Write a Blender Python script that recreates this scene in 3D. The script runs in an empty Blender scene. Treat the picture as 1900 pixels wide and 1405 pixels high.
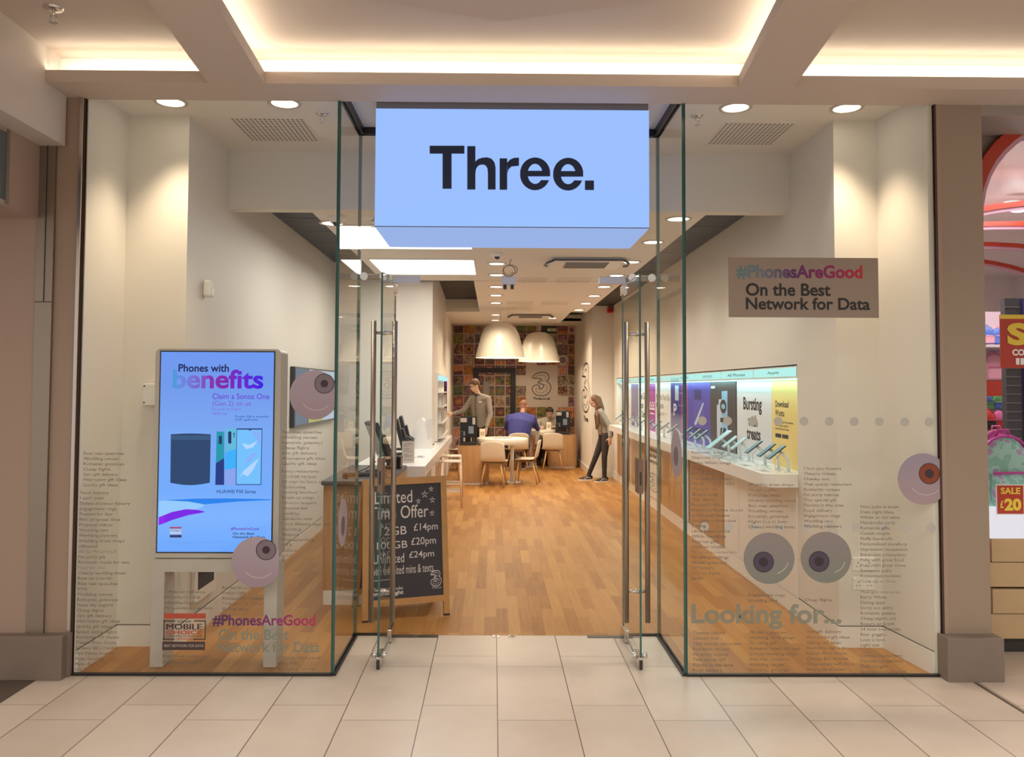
import bpy, bmesh, math, random
from mathutils import Vector, Matrix
random.seed(7)
SC = bpy.context.scene
COL = SC.collection
PI = math.pi
# ------------------------------------------------------------------ camera
CYAW, CPITCH, CROLL, CF, CPX, CPY = .0086, .0403, .0045, 1511.1, 929.26, 658.6
CAM = Vector((-.028, -4.8733, 1.7))
def _axes():
    cy, sy = math.cos(CYAW), math.sin(CYAW); cp, sp = math.cos(CPITCH), math.sin(CPITCH); cr, sr = math.cos(CROLL), math.sin(CROLL)
    r = Vector((cy, -sy, 0)); f = Vector((sy, cy, 0)); u = Vector((0, 0, 1))
    f2 = f*cp + u*sp; u2 = u*cp - f*sp
    return r*cr + u2*sr, u2*cr - r*sr, f2
AXR, AXU, AXF = _axes()
cd = bpy.data.cameras.new('camera'); cam = bpy.data.objects.new('camera', cd); COL.objects.link(cam); SC.camera = cam
cam.matrix_world = Matrix(((AXR.x, AXU.x, -AXF.x, CAM.x), (AXR.y, AXU.y, -AXF.y, CAM.y), (AXR.z, AXU.z, -AXF.z, CAM.z), (0, 0, 0, 1)))
cd.sensor_width = 36; cd.lens = CF*36/1900; cd.shift_x = (950-CPX)/1900; cd.shift_y = (CPY-702.5)/1900
cd.clip_start = .05; cd.clip_end = 200
def at(x, y, Y):
    """photo pixel -> point on the plane at depth Y"""
    d = AXR*((x-CPX)/CF) - AXU*((y-CPY)/CF) + AXF
    return CAM + d*((Y-CAM.y)/d.y)
# ------------------------------------------------------------------ view, world
SC.view_settings.view_transform = 'Standard'; SC.view_settings.look = 'None'
SC.view_settings.gamma = 1; SC.view_settings.use_curve_mapping = False
SC.view_settings.exposure = 0.07
wd = bpy.data.worlds.new('world'); SC.world = wd; wd.use_nodes = True
wd.node_tree.nodes['Background'].inputs[0].default_value = (1, .89, .80, 1)
wd.node_tree.nodes['Background'].inputs[1].default_value = .66
SC.cycles.max_bounces = 8; SC.cycles.transparent_max_bounces = 24; SC.cycles.caustics_reflective = False; SC.cycles.caustics_refractive = False
SC.cycles.sample_clamp_indirect = 4
def area(name, loc, sx, sy, power, col=(1, .86, .7), rot=(0, 0, 0), shape='RECTANGLE', spread=PI):
    l = bpy.data.lights.new(name, 'AREA'); l.shape = shape; l.size = sx; l.size_y = sy; l.energy = power; l.color = col; l.spread = spread
    o = bpy.data.objects.new(name, l); o.location = loc; o.rotation_euler = rot; COL.objects.link(o); return o
WARM = (1, .78, .55); SOFT = (1, .90, .80); COOL = (.93, .97, 1)
# soft fill added out of view behind the viewer to brighten the mall front
area('mall_fill', (0, -6.2, 5.6), 9, 4, 560, SOFT, (math.radians(22), 0, 0))
# ------------------------------------------------------------------ materials
MATS = {}
def mat(name, col, rough=.5, metal=0, emit=None, es=0, spec=None, coat=0):
    if name in MATS: return MATS[name]
    m = bpy.data.materials.new(name); m.use_nodes = True; b = m.node_tree.nodes['Principled BSDF']
    b.inputs['Base Color'].default_value = (*col, 1); b.inputs['Roughness'].default_value = rough; b.inputs['Metallic'].default_value = metal
    if emit: b.inputs['Emission Color'].default_value = (*emit, 1); b.inputs['Emission Strength'].default_value = es
    if spec is not None: b.inputs['Specular IOR Level'].default_value = spec
    if coat: b.inputs['Coat Weight'].default_value = coat
    m.diffuse_color = (*col, 1); MATS[name] = m; return m
def nodes(m): return m.node_tree.nodes, m.node_tree.links, m.node_tree.nodes['Principled BSDF']
def mnode(N, L, op, a, b=None, c=None):
    n = N.new('ShaderNodeMath'); n.operation = op
    for i, v in enumerate((a, b, c)):
        if v is None: continue
        if isinstance(v, (int, float)): n.inputs[i].default_value = v
        else: L.new(v, n.inputs[i])
    return n.outputs[0]
def mixc(N, L, f, a, b, blend='MIX'):
    n = N.new('ShaderNodeMix'); n.data_type = 'RGBA'; n.blend_type = blend
    if isinstance(f, (int, float)): n.inputs[0].default_value = f
    else: L.new(f, n.inputs[0])
    for i, v in ((6, a), (7, b)):
        if isinstance(v, tuple): n.inputs[i].default_value = (*v, 1)
        else: L.new(v, n.inputs[i])
    return n.outputs[2]
def ramp(N, L, f, stops, interp='LINEAR'):
    r = N.new('ShaderNodeValToRGB'); r.color_ramp.interpolation = interp
    while len(r.color_ramp.elements) < len(stops): r.color_ramp.elements.new(.5)
    for e, (p, c) in zip(r.color_ramp.elements, stops): e.position = p; e.color = (*c, 1)
    L.new(f, r.inputs[0]); return r.outputs[0]
def objco(N, L):
    t = N.new('ShaderNodeTexCoord'); s = N.new('ShaderNodeSeparateXYZ'); L.new(t.outputs['Object'], s.inputs[0]); return t.outputs['Object'], s.outputs
def noise(N, L, v, scale, detail=2, rough=.5):
    n = N.new('ShaderNodeTexNoise'); n.inputs['Scale'].default_value = scale; n.inputs['Detail'].default_value = detail; n.inputs['Roughness'].default_value = rough
    if v is not None: L.new(v, n.inputs['Vector'])
    return n.outputs
def speckle(m, amt=.06, scale=6):
    N, L, b = nodes(m); v, s = objco(N, L); n = noise(N, L, v, scale, 3)
    c = tuple(b.inputs['Base Color'].default_value)[:3]
    L.new(mixc(N, L, n[0], tuple(x*(1-amt) for x in c), tuple(min(1, x*(1+amt)) for x in c)), b.inputs['Base Color']); return m
wall = speckle(mat('wall_paint', (.74, .70, .635), .55), .015, 2)
wallw = mat('white_paint', (.78, .76, .72), .5)
ceilm = speckle(mat('ceiling_paint', (.76, .72, .66), .6), .02, 1.5)
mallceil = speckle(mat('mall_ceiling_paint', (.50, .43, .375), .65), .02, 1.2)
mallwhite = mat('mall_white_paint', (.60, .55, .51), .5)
skirt = mat('skirting_gloss', (.80, .78, .73), .28)
taupe = speckle(mat('taupe_panel', (.335, .245, .185), .4), .02, 3)
taupe2 = speckle(mat('taupe_pillar', (.30, .235, .175), .45), .02, 3)
pinkp = mat('beige_pink_panel', (.37, .27, .215), .4)
greyst = speckle(mat('grey_stone', (.20, .16, .13), .4), .07, 9)
steel = mat('brushed_steel', (.36, .31, .26), .42, 1)
steel2 = mat('polished_steel', (.62, .58, .54), .2, 1)
chrome = mat('chrome', (.75, .73, .7), .1, 1)
dark = mat('dark_metal', (.03, .027, .026), .4)
black = mat('black_plastic', (.016, .016, .019), .35)
blackg = mat('black_gloss', (.01, .01, .014), .12)
whitep = mat('white_plastic', (.80, .78, .74), .35)
whiteg = mat('white_gloss', (.80, .78, .75), .2)
cream = mat('cream_shell', (.74, .66, .53), .4)
creamw = mat('cream_white', (.76, .71, .63), .35)
oakleg = mat('ash_wood', (.52, .31, .14), .45)
peach = mat('pale_wood', (.72, .48, .33), .45)
pine = speckle(mat('varnished_pine', (.46, .235, .07), .4), .15, 14)
navy = mat('navy_ink', (.006, .018, .065), .5)
ink = mat('black_ink', (.012, .010, .012), .5)
vinyl = None
cork = mat('grout', (.1, .07, .05), .7)

def tile_mat():
    m = mat('floor_tile', (.6, .5, .4), .22); N, L, b = nodes(m); v, s = objco(N, L)
    col = mnode(N, L, 'FLOOR', mnode(N, L, 'DIVIDE', s[0], .4))
    par = mnode(N, L, 'MODULO', mnode(N, L, 'ABSOLUTE', col), 2)          # 1 for odd columns
    off = mnode(N, L, 'ADD', mnode(N, L, 'MULTIPLY', par, .196), .164)
    fy = mnode(N, L, 'DIVIDE', mnode(N, L, 'SUBTRACT', s[1], off), .8)
    fx = mnode(N, L, 'DIVIDE', s[0], .4)
    def edge(f, w):
        q = mnode(N, L, 'ABSOLUTE', mnode(N, L, 'SUBTRACT', f, mnode(N, L, 'ROUND', f))); return mnode(N, L, 'LESS_THAN', q, w)
    g = mnode(N, L, 'MAXIMUM', edge(fx, .006), edge(fy, .0024))
    wn = N.new('ShaderNodeTexWhiteNoise'); wn.noise_dimensions = '2D'; cb = N.new('ShaderNodeCombineXYZ'); L.new(col, cb.inputs[0]); L.new(mnode(N, L, 'FLOOR', fy), cb.inputs[1]); L.new(cb.outputs[0], wn.inputs['Vector'])
    n = noise(N, L, v, 2.2, 4, .6)
    f = mnode(N, L, 'ADD', mnode(N, L, 'MULTIPLY', n[0], .7), mnode(N, L, 'MULTIPLY', wn.outputs[0], .3))
    base = ramp(N, L, f, [(.2, (.52, .435, .36)), (.8, (.66, .58, .50))])
    L.new(mixc(N, L, g, base, (.085, .06, .045)), b.inputs['Base Color'])
    b.inputs['Roughness'].default_value = .3
    return m
tilem = tile_mat()
def wood_floor():
    m = mat('oak_floor', (.5, .3, .15), .42, spec=.35); N, L, b = nodes(m); v, s = objco(N, L)
    mp = N.new('ShaderNodeMapping'); mp.inputs['Rotation'].default_value = (0, 0, PI/2); L.new(v, mp.inputs[0])
    br = N.new('ShaderNodeTexBrick'); L.new(mp.outputs[0], br.inputs['Vector']); br.inputs['Scale'].default_value = 1
    br.inputs['Brick Width'].default_value = .62; br.inputs['Row Height'].default_value = .085; br.inputs['Mortar Size'].default_value = .0012
    br.inputs['Color1'].default_value = (0, 0, 0, 1); br.inputs['Color2'].default_value = (1, 1, 1, 1); br.inputs['Mortar'].default_value = (.2, .2, .2, 1)
    br.offset = .37; br.offset_frequency = 2; br.squash = 1.0
    mp2 = N.new('ShaderNodeMapping'); mp2.inputs['Scale'].default_value = (26, 1.6, 1); L.new(v, mp2.inputs[0])
    n = noise(N, L, mp2.outputs[0], 1.6, 5, .65)
    f = mnode(N, L, 'ADD', mnode(N, L, 'MULTIPLY', br.outputs[0], .45), mnode(N, L, 'MULTIPLY', n[0], .6))
    c = ramp(N, L, f, [(.15, (.22, .088, .020)), (.42, (.335, .15, .038)), (.75, (.43, .22, .065)), (.95, (.52, .30, .105))])
    L.new(mixc(N, L, br.outputs[1], c, (.24, .12, .05)), b.inputs['Base Color']); return m
woodm = wood_floor()
def oak_panel():
    m = mat('oak_panel', (.5, .3, .15), .4); N, L, b = nodes(m); v, s = objco(N, L)
    mp = N.new('ShaderNodeMapping'); mp.inputs['Scale'].default_value = (14, 14, .7); L.new(v, mp.inputs[0]); n = noise(N, L, mp.outputs[0], 2, 5, .6)
    L.new(ramp(N, L, n[0], [(.3, (.40, .215, .085)), (.7, (.52, .315, .15))]), b.inputs['Base Color']); return m
oakm = oak_panel()
def mesh_mat():
    m = mat('black_mesh', (.03, .03, .04), .5); N, L, b = nodes(m); v, s = objco(N, L)
    a = mnode(N, L, 'SINE', mnode(N, L, 'MULTIPLY', s[0], 210)); c = mnode(N, L, 'SINE', mnode(N, L, 'MULTIPLY', s[1], 210))
    L.new(ramp(N, L, mnode(N, L, 'MULTIPLY', a, c), [(.3, (.006, .006, .010)), (.9, (.030, .028, .034))]), b.inputs['Base Color']); return m
meshm = mesh_mat()
def glass_mat(name, tint, k=.8):
    m = bpy.data.materials.new(name); m.use_nodes = True; N, L = m.node_tree.nodes, m.node_tree.links; N.clear()
    out = N.new('ShaderNodeOutputMaterial'); mx = N.new('ShaderNodeMixShader'); tr = N.new('ShaderNodeBsdfTransparent'); gl = N.new('ShaderNodeBsdfGlossy')
    tr.inputs[0].default_value = (*tint, 1); gl.inputs['Roughness'].default_value = 0
    fr = N.new('ShaderNodeFresnel'); fr.inputs[0].default_value = 1.5; ge = N.new('ShaderNodeNewGeometry')
    f = mnode(N, L, 'MULTIPLY', fr.outputs[0], k); f = mnode(N, L, 'MINIMUM', f, 1.0)
    f = mnode(N, L, 'MULTIPLY', f, mnode(N, L, 'SUBTRACT', 1, ge.outputs['Backfacing']))
    L.new(f, mx.inputs[0]); L.new(tr.outputs[0], mx.inputs[1]); L.new(gl.outputs[0], mx.inputs[2]); L.new(mx.outputs[0], out.inputs[0]); return m
glass = glass_mat('clear_glass', (.975, .99, .98))
edgeg = mat('green_glass_edge', (.035, .12, .11), .15)
def half_mat(name, col, op, grad=None):
    m = bpy.data.materials.new(name); m.use_nodes = True; N, L = m.node_tree.nodes, m.node_tree.links; b = N['Principled BSDF']
    b.inputs['Base Color'].default_value = (*col, 1); b.inputs['Roughness'].default_value = .6; b.inputs['Alpha'].default_value = op
    if grad:
        t = N.new('ShaderNodeTexCoord'); s = N.new('ShaderNodeSeparateXYZ'); L.new(t.outputs['Generated'], s.inputs[0])
        L.new(ramp(N, L, s.outputs[0], grad), b.inputs['Base Color'])
    return m
vinyl = half_mat('grey_vinyl', (.15, .122, .095), .72)
vinylg = half_mat('large_grey_vinyl', (.20, .22, .175), .86)
frost = half_mat('frosted_vinyl', (.50, .50, .45), .82)
GRAD = [(0, (.07, .025, .10)), (.35, (.11, .02, .13)), (.7, (.28, .02, .14)), (1, (.42, .03, .10))]
hashm = half_mat('purple_red_vinyl', (.2, .03, .1), 1, GRAD)
hashs = half_mat('teal_purple_red_print', (.2, .03, .1), 1, [(0, (.10, .22, .23)), (.2, (.14, .18, .24)), (.45, (.10, .02, .14)), (.7, (.22, .01, .12)), (1, (.45, .015, .04))])
def glow(name, col, s):
    return mat(name, (0, 0, 0), .5, 0, col, s, spec=0)
# ------------------------------------------------------------------ mesh builder
class MB:
    def __init__(s): s.v = []; s.f = []; s.m = []; s.sm = []; s.mats = []; s.cur = 0; s.smooth = False
    def use(s, m):
        if m not in s.mats: s.mats.append(m)
        s.cur = s.mats.index(m); return s
    def add(s, vs, fs, smooth=None):
        o = len(s.v); s.v += [tuple(v) for v in vs]
        for f in fs: s.f.append([i+o for i in f]); s.m.append(s.cur); s.sm.append(s.smooth if smooth is None else smooth)
        return s
    def box(s, x0, x1, y0, y1, z0, z1, bv=0):
        if x0 > x1: x0, x1 = x1, x0
        if y0 > y1: y0, y1 = y1, y0
        if z0 > z1: z0, z1 = z1, z0
        if bv:
            bm = bmesh.new(); bmesh.ops.create_cube(bm, size=1)
            for v in bm.verts: v.co = Vector(((x0+x1)/2+v.co.x*(x1-x0), (y0+y1)/2+v.co.y*(y1-y0), (z0+z1)/2+v.co.z*(z1-z0)))
            bmesh.ops.bevel(bm, geom=list(bm.edges), offset=bv, segments=2, affect='EDGES', profile=.5)
            return s.bm(bm)
        return s.add([(x0,y0,z0),(x1,y0,z0),(x1,y1,z0),(x0,y1,z0),(x0,y0,z1),(x1,y0,z1),(x1,y1,z1),(x0,y1,z1)],
              [(0,3,2,1),(4,5,6,7),(0,1,5,4),(1,2,6,5),(2,3,7,6),(3,0,4,7)], False)
    def bm(s, bm, M=None, smooth=None):
        bm.verts.ensure_lookup_table(); bm.verts.index_update()
        vs = [(M @ v.co) if M else v.co.copy() for v in bm.verts]; s.add(vs, [[v.index for v in f.verts] for f in bm.faces], smooth); bm.free(); return s
    def prism(s, poly, axis, a, b):
        """polygon (2D list) extruded along axis from a to b"""
        n = len(poly)
        def P(p, t):
            return {'z': (p[0], p[1], t), 'y': (p[0], t, p[1]), 'x': (t, p[0], p[1])}[axis]
        vs = [P(p, a) for p in poly] + [P(p, b) for p in poly]
        return s.add(vs, [list(range(n))[::-1], list(range(n, 2*n))] + [(i, (i+1) % n, n+(i+1) % n, n+i) for i in range(n)])
    def tube(s, pts, r, n=8, cap=True, closed=False):
        pts = [Vector(p) for p in pts]; rs = r if isinstance(r, (list, tuple)) else [r]*len(pts); vs = []; k = len(pts); up = None
        for i, p in enumerate(pts):
            a = pts[(i-1) % k] if closed or i else p; b = pts[(i+1) % k] if closed or i < k-1 else p
            d = (b-a).normalized()
            if up is None: up = d.orthogonal().normalized()
            up = (up - d*up.dot(d)).normalized(); w = d.cross(up)
            for j in range(n):
                t = 2*PI*j/n; vs.append(p+(up*math.cos(t)+w*math.sin(t))*rs[i])
        fs = []
        for i in range(k if closed else k-1):
            i2 = (i+1) % k
            for j in range(n): fs.append((i*n+j, i*n+(j+1) % n, i2*n+(j+1) % n, i2*n+j))
        s.add(vs, fs, True)
        if cap and not closed:
            o = len(s.v)-k*n; s.f.append([o+j for j in range(n)][::-1]); s.f.append([o+(k-1)*n+j for j in range(n)]); s.m += [s.cur]*2; s.sm += [False]*2
        return s
    def cyl(s, a, b, r, n=16, r2=None): return s.tube([a, b], [r, r if r2 is None else r2], n)
    def lathe(s, prof, c=(0, 0, 0), n=32, close=False):
        vs = []; k = len(prof)
        for r, z in prof:
            for j in range(n): t = 2*PI*j/n; vs.append((c[0]+r*math.cos(t), c[1]+r*math.sin(t), c[2]+z))
        fs = [(i*n+j, i*n+(j+1) % n, (i+1)*n+(j+1) % n, (i+1)*n+j) for i in range(k-1) for j in range(n)]
        return s.add(vs, fs, True)
    def disc(s, c, r, n=24, axis='z', r2=None, th=0):
        r2 = r2 or r
        pl = [(c[{'z':0,'y':0,'x':1}[axis]]+r*math.cos(2*PI*i/n), c[{'z':1,'y':2,'x':2}[axis]]+r2*math.sin(2*PI*i/n)) for i in range(n)]
        t = c[{'z':2,'y':1,'x':0}[axis]]
        if th: return s.prism(pl, axis, t, t+th)
        P = {'z': lambda p: (p[0], p[1], t), 'y': lambda p: (p[0], t, p[1]), 'x': lambda p: (t, p[0], p[1])}[axis]
        return s.add([P(p) for p in pl], [list(range(n))])
    def ell(s, c, rx, ry, rz, seg=16, M=None):
        bm = bmesh.new(); bmesh.ops.create_uvsphere(bm, u_segments=seg, v_segments=max(6, seg//2), radius=1)
        T = Matrix.Translation(c) @ (M or Matrix()) @ Matrix.Diagonal((rx, ry, rz, 1)); return s.bm(bm, T, True)
    def quad(s, a, b, c, d): return s.add([a, b, c, d], [(0, 1, 2, 3)], False)
    def mesh(s, me, M):
        return s.add([M @ v.co for v in me.vertices], [list(p.vertices) for p in me.polygons], False)
    def build(s, name, m=None, parent=None, world=True, loc=None):
        if m is not None and not s.mats: s.mats = [m]
        org = Vector((0, 0, 0))
        if parent is not None and world:
            p = parent
            while p is not None: org = org + p.location; p = p.parent
        if parent is None and loc is not None: org = Vector(loc)
        me = bpy.data.meshes.new(name); me.from_pydata([Vector(v)-org for v in s.v], [], s.f)
        for mm in s.mats: me.materials.append(mm)
        me.polygons.foreach_set('material_index', s.m); me.polygons.foreach_set('use_smooth', s.sm); me.validate(); me.update()
        o = bpy.data.objects.new(name, me); COL.objects.link(o)
        if parent is not None: o.parent = parent
        elif loc is not None: o.location = loc
        return o
def tag(o, label, cat, group=None, kind=None):
    o['label'] = label; o['category'] = cat
    if group: o['group'] = group
    if kind: o['kind'] = kind
    return o
def thing(name, label, cat, loc=(0, 0, 0), group=None, rz=0):
    o = bpy.data.objects.new(name, None); o.empty_display_size = .1; COL.objects.link(o); o.location = loc; o.rotation_euler = (0, 0, rz); return tag(o, label, cat, group)
def struct(o): o['kind'] = 'structure'; return o
def kids(o): return [c for c in bpy.data.objects if c.parent == o]
def dup(root, loc=None, rz=None, label=None, group=None, scale=None):
    ks = {None: None}
    def cp(o, par):
        c = o.copy(); COL.objects.link(c); c.parent = par
        for k in kids(o): cp(k, c)
        return c
    r = cp(root, None)
    if loc is not None: r.location = loc
    if rz is not None: r.rotation_euler = (0, 0, rz)
    if label: r['label'] = label
    if group: r['group'] = group
    if scale: r.scale = scale
    return r
# text ------------------------------------------------------------------
def text_mesh(body, off=0, line=1.0, res=3, ext=0, align='LEFT'):
    if 'M' in body: off = 0
    c = bpy.data.curves.new('lettering', 'FONT'); c.body = body; c.size = 1; c.offset = off; c.space_line = line; c.resolution_u = res; c.extrude = ext; c.align_x = align
    o = bpy.data.objects.new('lettering', c); COL.objects.link(o); bpy.context.view_layer.update()
    me = bpy.data.meshes.new_from_object(o.evaluated_get(bpy.context.evaluated_depsgraph_get()))
    bpy.data.objects.remove(o); bpy.data.curves.remove(c); return me
def text_fit(mb, body, x0, z0, x1, z1, place, off=.02, line=1.0, res=3, shear=0):
    """fit the text into the box x0..x1, z0..z1 of the (u,v) plane; place(u,v)->3D"""
    me = text_mesh(body, off, line, res); xs = [v.co.x for v in me.vertices]; ys = [v.co.y for v in me.vertices]
    if not xs: return
    ax, bx, ay, by = min(xs), max(xs), min(ys), max(ys); vs = []
    for v in me.vertices:
        u = (v.co.x-ax)/(bx-ax); w = (v.co.y-ay)/max(1e-6, by-ay); vs.append(place(x0+u*(x1-x0)+shear*w, z0+w*(z1-z0)))
    mb.add(vs, [list(p.vertices) for p in me.polygons], False); bpy.data.meshes.remove(me)
def text_size(mb, body, x0, ytop, size, place, off=.02, line=1.0, res=2, sx=1, align='LEFT'):
    """text with a given size, first line's cap top at ytop"""
    me = text_mesh(body, off, line, res, align=align)
    mb.add([place(x0+v.co.x*size*sx, ytop-.73*size+v.co.y*size) for v in me.vertices], [list(p.vertices) for p in me.polygons], False); bpy.data.meshes.remove(me)
def onY(Y): return lambda u, v: (u, Y, v)
def onX(X, sgn=1): return lambda u, v: (X, u*sgn, v)      # u runs along Y

# ================================================================== SETTING
# floors
f = MB().use(tilem); f.box(-7, 7, -9, 0, -.05, 0); f.box(-.97, 1.12, 0, .79, -.05, 0); struct(f.build('floor'))
f = MB().use(woodm); f.box(-2.6, -.97, .0, .79, -.049, .001); f.box(1.12, 2.7, .0, .79, -.049, .001); f.box(-2.6, 2.7, .79, 14.2, -.049, .001); struct(f.build('floor'))
f = MB().use(mat('dark_floor_strip', (.10, .075, .06), .5)); f.box(-2.86, -2.66, -9, -.085, 0, .003); f.box(2.765, 2.785, -9, -.1, 0, .003); struct(f.build('trim_1'))
f = MB().use(mat('pale_vinyl_floor', (.56, .47, .38), .3)); f.box(2.95, 9, 0, 9, -.05, .001); struct(f.build('floor'))
# steel threshold plates on the door line
for x0, x1 in ((-.71, -.40), (.62, .93)):
    m = MB().use(mat('threshold_plate', (.16, .145, .135), .35, .8)); m.box(x0, x1, .735, .79, 0, .004)
    m.use(steel2).box((x0+x1)/2-.012, (x0+x1)/2+.012, .755, .77, .004, .006)
    tag(m.build('floor_plate'), 'dark steel plate let into the tiles at the %s door pivot' % ('left' if x0 < 0 else 'right'), 'floor plate')
for x, nm in ((-.005, 'left'), (.105, 'right')):
    m = MB().use(steel2); m.disc((x, .765, .0), .026, 20, th=.005); m.use(dark).disc((x, .765, .005), .012, 12, th=.001)
    tag(m.build('floor_socket'), 'small round steel bolt socket in the threshold tile, %s one of two' % nm, 'floor socket')
# left & right walls of the shop and the window wings
w = MB().use(wall)
w.box(-2.75, -2.49, .02, .56, 0, 3.6); w.box(-2.75, -2.08, .55, 5.6, 0, 3.6); w.prism([(-2.6, 5.6), (-.82, 5.6), (-.98, 14.0), (-2.6, 14.0)], 'z', 0, 3.6)
struct(w.build('wall_left'))
Zs, Zh0, Zh1 = 1.06, 1.785, 1.875          # shelf top, header bottom / top
w = MB().use(wall)
w.prism([(2.61, .02), (2.75, .02), (2.75, .56), (2.55, .56)], 'z', 0, 3.6); w.box(2.26, 2.7, .55, 1.25, 0, 3.6)
w.box(2.26, 2.7, 1.25, 10.3, 0, Zs-.1); w.box(2.26, 2.7, 1.25, 10.3, Zh1+.012, 3.6); w.box(2.36, 2.7, 1.25, 10.3, Zs-.1, Zh1+.02); w.box(2.26, 2.7, 10.3, 10.7, 0, 3.6)
w.box(1.85, 2.7, 10.7, 14.0, 0, 3.6); struct(w.build('wall_right'))
w = MB().use(wall); w.box(-2.7, 2.7, 14.0, 14.2, 0, 3.6); struct(w.build('wall_back'))
w = MB().use(wall); w.box(-2.08, 2.26, 1.38, 1.5, 3.07, 3.6); struct(w.build('trim_2'))     # downstand behind the window bay
# skirtings with a thin shadow gap on top
sg = mat('skirting_shadow_gap', (.16, .12, .09), .6)
def skirts(name, runs, h=.135):
    m = MB()
    if 'right' in name: m.use(skirt).prism([(2.598, .03), (2.61, .03), (2.55, .55), (2.538, .55)], 'z', 0, h)
    for x0, x1, y0, y1 in runs: m.use(skirt).box(x0, x1, y0, y1, 0, h)
    return struct(m.build(name))
skirts('baseboard_left', [(-2.49, -2.478, .03, .55), (-2.49, -2.08, .536, .55), (-2.08, -2.066, .536, 5.6), (-2.066, -.82, 5.586, 5.6)])
skirts('baseboard_right', [(2.26, 2.55, .536, .55), (2.246, 2.26, .536, 10.7), (1.85, 2.246, 10.686, 10.7), (1.836, 1.85, 10.686, 13.99)])
m = MB().use(sg)
for x0, x1, y0, y1 in ((-2.49, -2.484, .03, .55), (-2.49, -2.08, .543, .55), (-2.08, -2.073, .543, 5.6), (2.26, 2.55, .543, .55), (2.253, 2.26, .543, 1.25)): m.box(x0, x1, y0, y1, .1352, .141)
m.prism([(2.604, .03), (2.61, .03), (2.55, .55), (2.544, .55)], 'z', .1352, .141)
struct(m.build('trim_3'))
# ceilings
c = MB().use(ceilm)
c.box(-2.75, 2.75, .03, 1.5, 3.52, 3.6)                                  # window bay
c.box(-1.46, 1.64, 1.5, 5.6, 3.07, 3.13); c.box(-.29, 1.64, 5.6, 9.8, 3.07, 3.13); c.box(-1.0, 1.36, 9.8, 12.6, 3.07, 3.13); c.box(-1.0, 1.9, 12.6, 14.0, 3.14, 3.2); c.box(-1.0, 1.36, 12.58, 12.6, 3.07, 3.2); c.box(-1.1, -.29, 9.78, 9.8, 3.13, 3.4); c.box(1.36, 1.64, 9.78, 9.8, 3.13, 3.4); c.box(1.36, 1.9, 12.6, 12.62, 3.14, 3.4)
c.box(-1.46, -.29, 5.55, 5.6, 3.07, 3.4)
struct(c.build('ceiling'))
c = MB().use(mat('void_black', (.02, .018, .02), .8)); c.box(-2.7, 2.7, 1.4, 14.1, 3.6, 3.65); struct(c.build('ceiling'))
# black mesh panels in the side slots (each a lift-out grille)
def mesh_run(x0, x1, y0, y1, n, z, side, grp):
    for i in range(n):
        a = y0+(y1-y0)*i/n; b = y0+(y1-y0)*(i+1)/n
        m = MB().use(meshm).box(x0, x1, a+.008, b-.008, z, z+.01); m.use(mat('grille_rail', (.2, .18, .17), .5)).box(x0, x1, b-.016, b-.008, z-.006, z)
        tag(m.build('ceiling_grille'), 'black mesh grille panel in the %s ceiling slot, %s from the front' % (side, ['first', 'second', 'third', 'fourth', 'fifth', 'sixth', 'seventh', 'eighth', 'ninth', 'tenth', 'eleventh', 'twelfth'][i]), 'ceiling grille', grp)
mesh_run(-2.08, -1.46, 1.5, 5.5, 6, 3.3, 'left front', 'mesh grilles in the left front ceiling slot')
mesh_run(-.93, -.29, 5.62, 9.78, 5, 3.3, 'left rear', 'mesh grilles in the left rear ceiling slot')
mesh_run(1.64, 2.26, 1.5, 10.68, 12, 3.28, 'right', 'mesh grilles in the right ceiling slot')
mesh_run(1.36, 1.64, 9.81, 10.7, 1, 3.28, 'stepped right', None)
mesh_run(1.36, 1.85, 10.72, 12.6, 2, 3.28, 'far right', 'mesh grilles in the far right ceiling slot')
# mall ceiling with coffers -------------------------------------------------
zb, zl, zt = 3.435, 3.505, 3.64
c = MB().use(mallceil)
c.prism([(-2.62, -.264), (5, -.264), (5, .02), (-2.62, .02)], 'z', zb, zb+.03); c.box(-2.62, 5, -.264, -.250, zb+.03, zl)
c.prism([(-2.62, -.10), (5, -.10), (5, .03), (-2.62, .03)], 'z', zb+.03, zt); c.use(mat('cove_glow_white', (.85, .82, .76), .5)).box(-2.62, 5, -.103, -.10, zb+.031, zt-.001); c.use(mallceil)  # pale sheet added on the cove back to brighten the glow band
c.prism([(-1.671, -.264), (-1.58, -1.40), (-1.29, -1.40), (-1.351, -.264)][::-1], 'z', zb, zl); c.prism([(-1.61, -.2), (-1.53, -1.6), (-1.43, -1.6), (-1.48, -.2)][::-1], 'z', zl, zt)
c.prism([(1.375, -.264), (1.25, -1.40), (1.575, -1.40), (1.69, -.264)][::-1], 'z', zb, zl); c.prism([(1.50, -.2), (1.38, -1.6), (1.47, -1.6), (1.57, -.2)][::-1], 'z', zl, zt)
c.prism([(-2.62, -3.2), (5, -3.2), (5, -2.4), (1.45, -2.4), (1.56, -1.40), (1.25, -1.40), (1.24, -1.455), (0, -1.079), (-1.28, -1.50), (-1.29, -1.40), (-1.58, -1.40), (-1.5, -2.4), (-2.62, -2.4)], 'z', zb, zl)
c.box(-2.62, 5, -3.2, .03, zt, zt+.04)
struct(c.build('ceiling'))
led = glow('cove_led', (1, .88, .68), 26)
for x0, x1, lab in ((-2.58, -1.68, 'left'), (-1.44, 1.46, 'middle'), (1.66, 4.9, 'right')):
    m = MB().use(led).box(x0, x1, -.236, -.230, zb+.033, zb+.067); tag(m.build('cove_light_strip'), 'warm white light strip along the back of the %s ceiling coffer' % lab, 'cove light')
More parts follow.
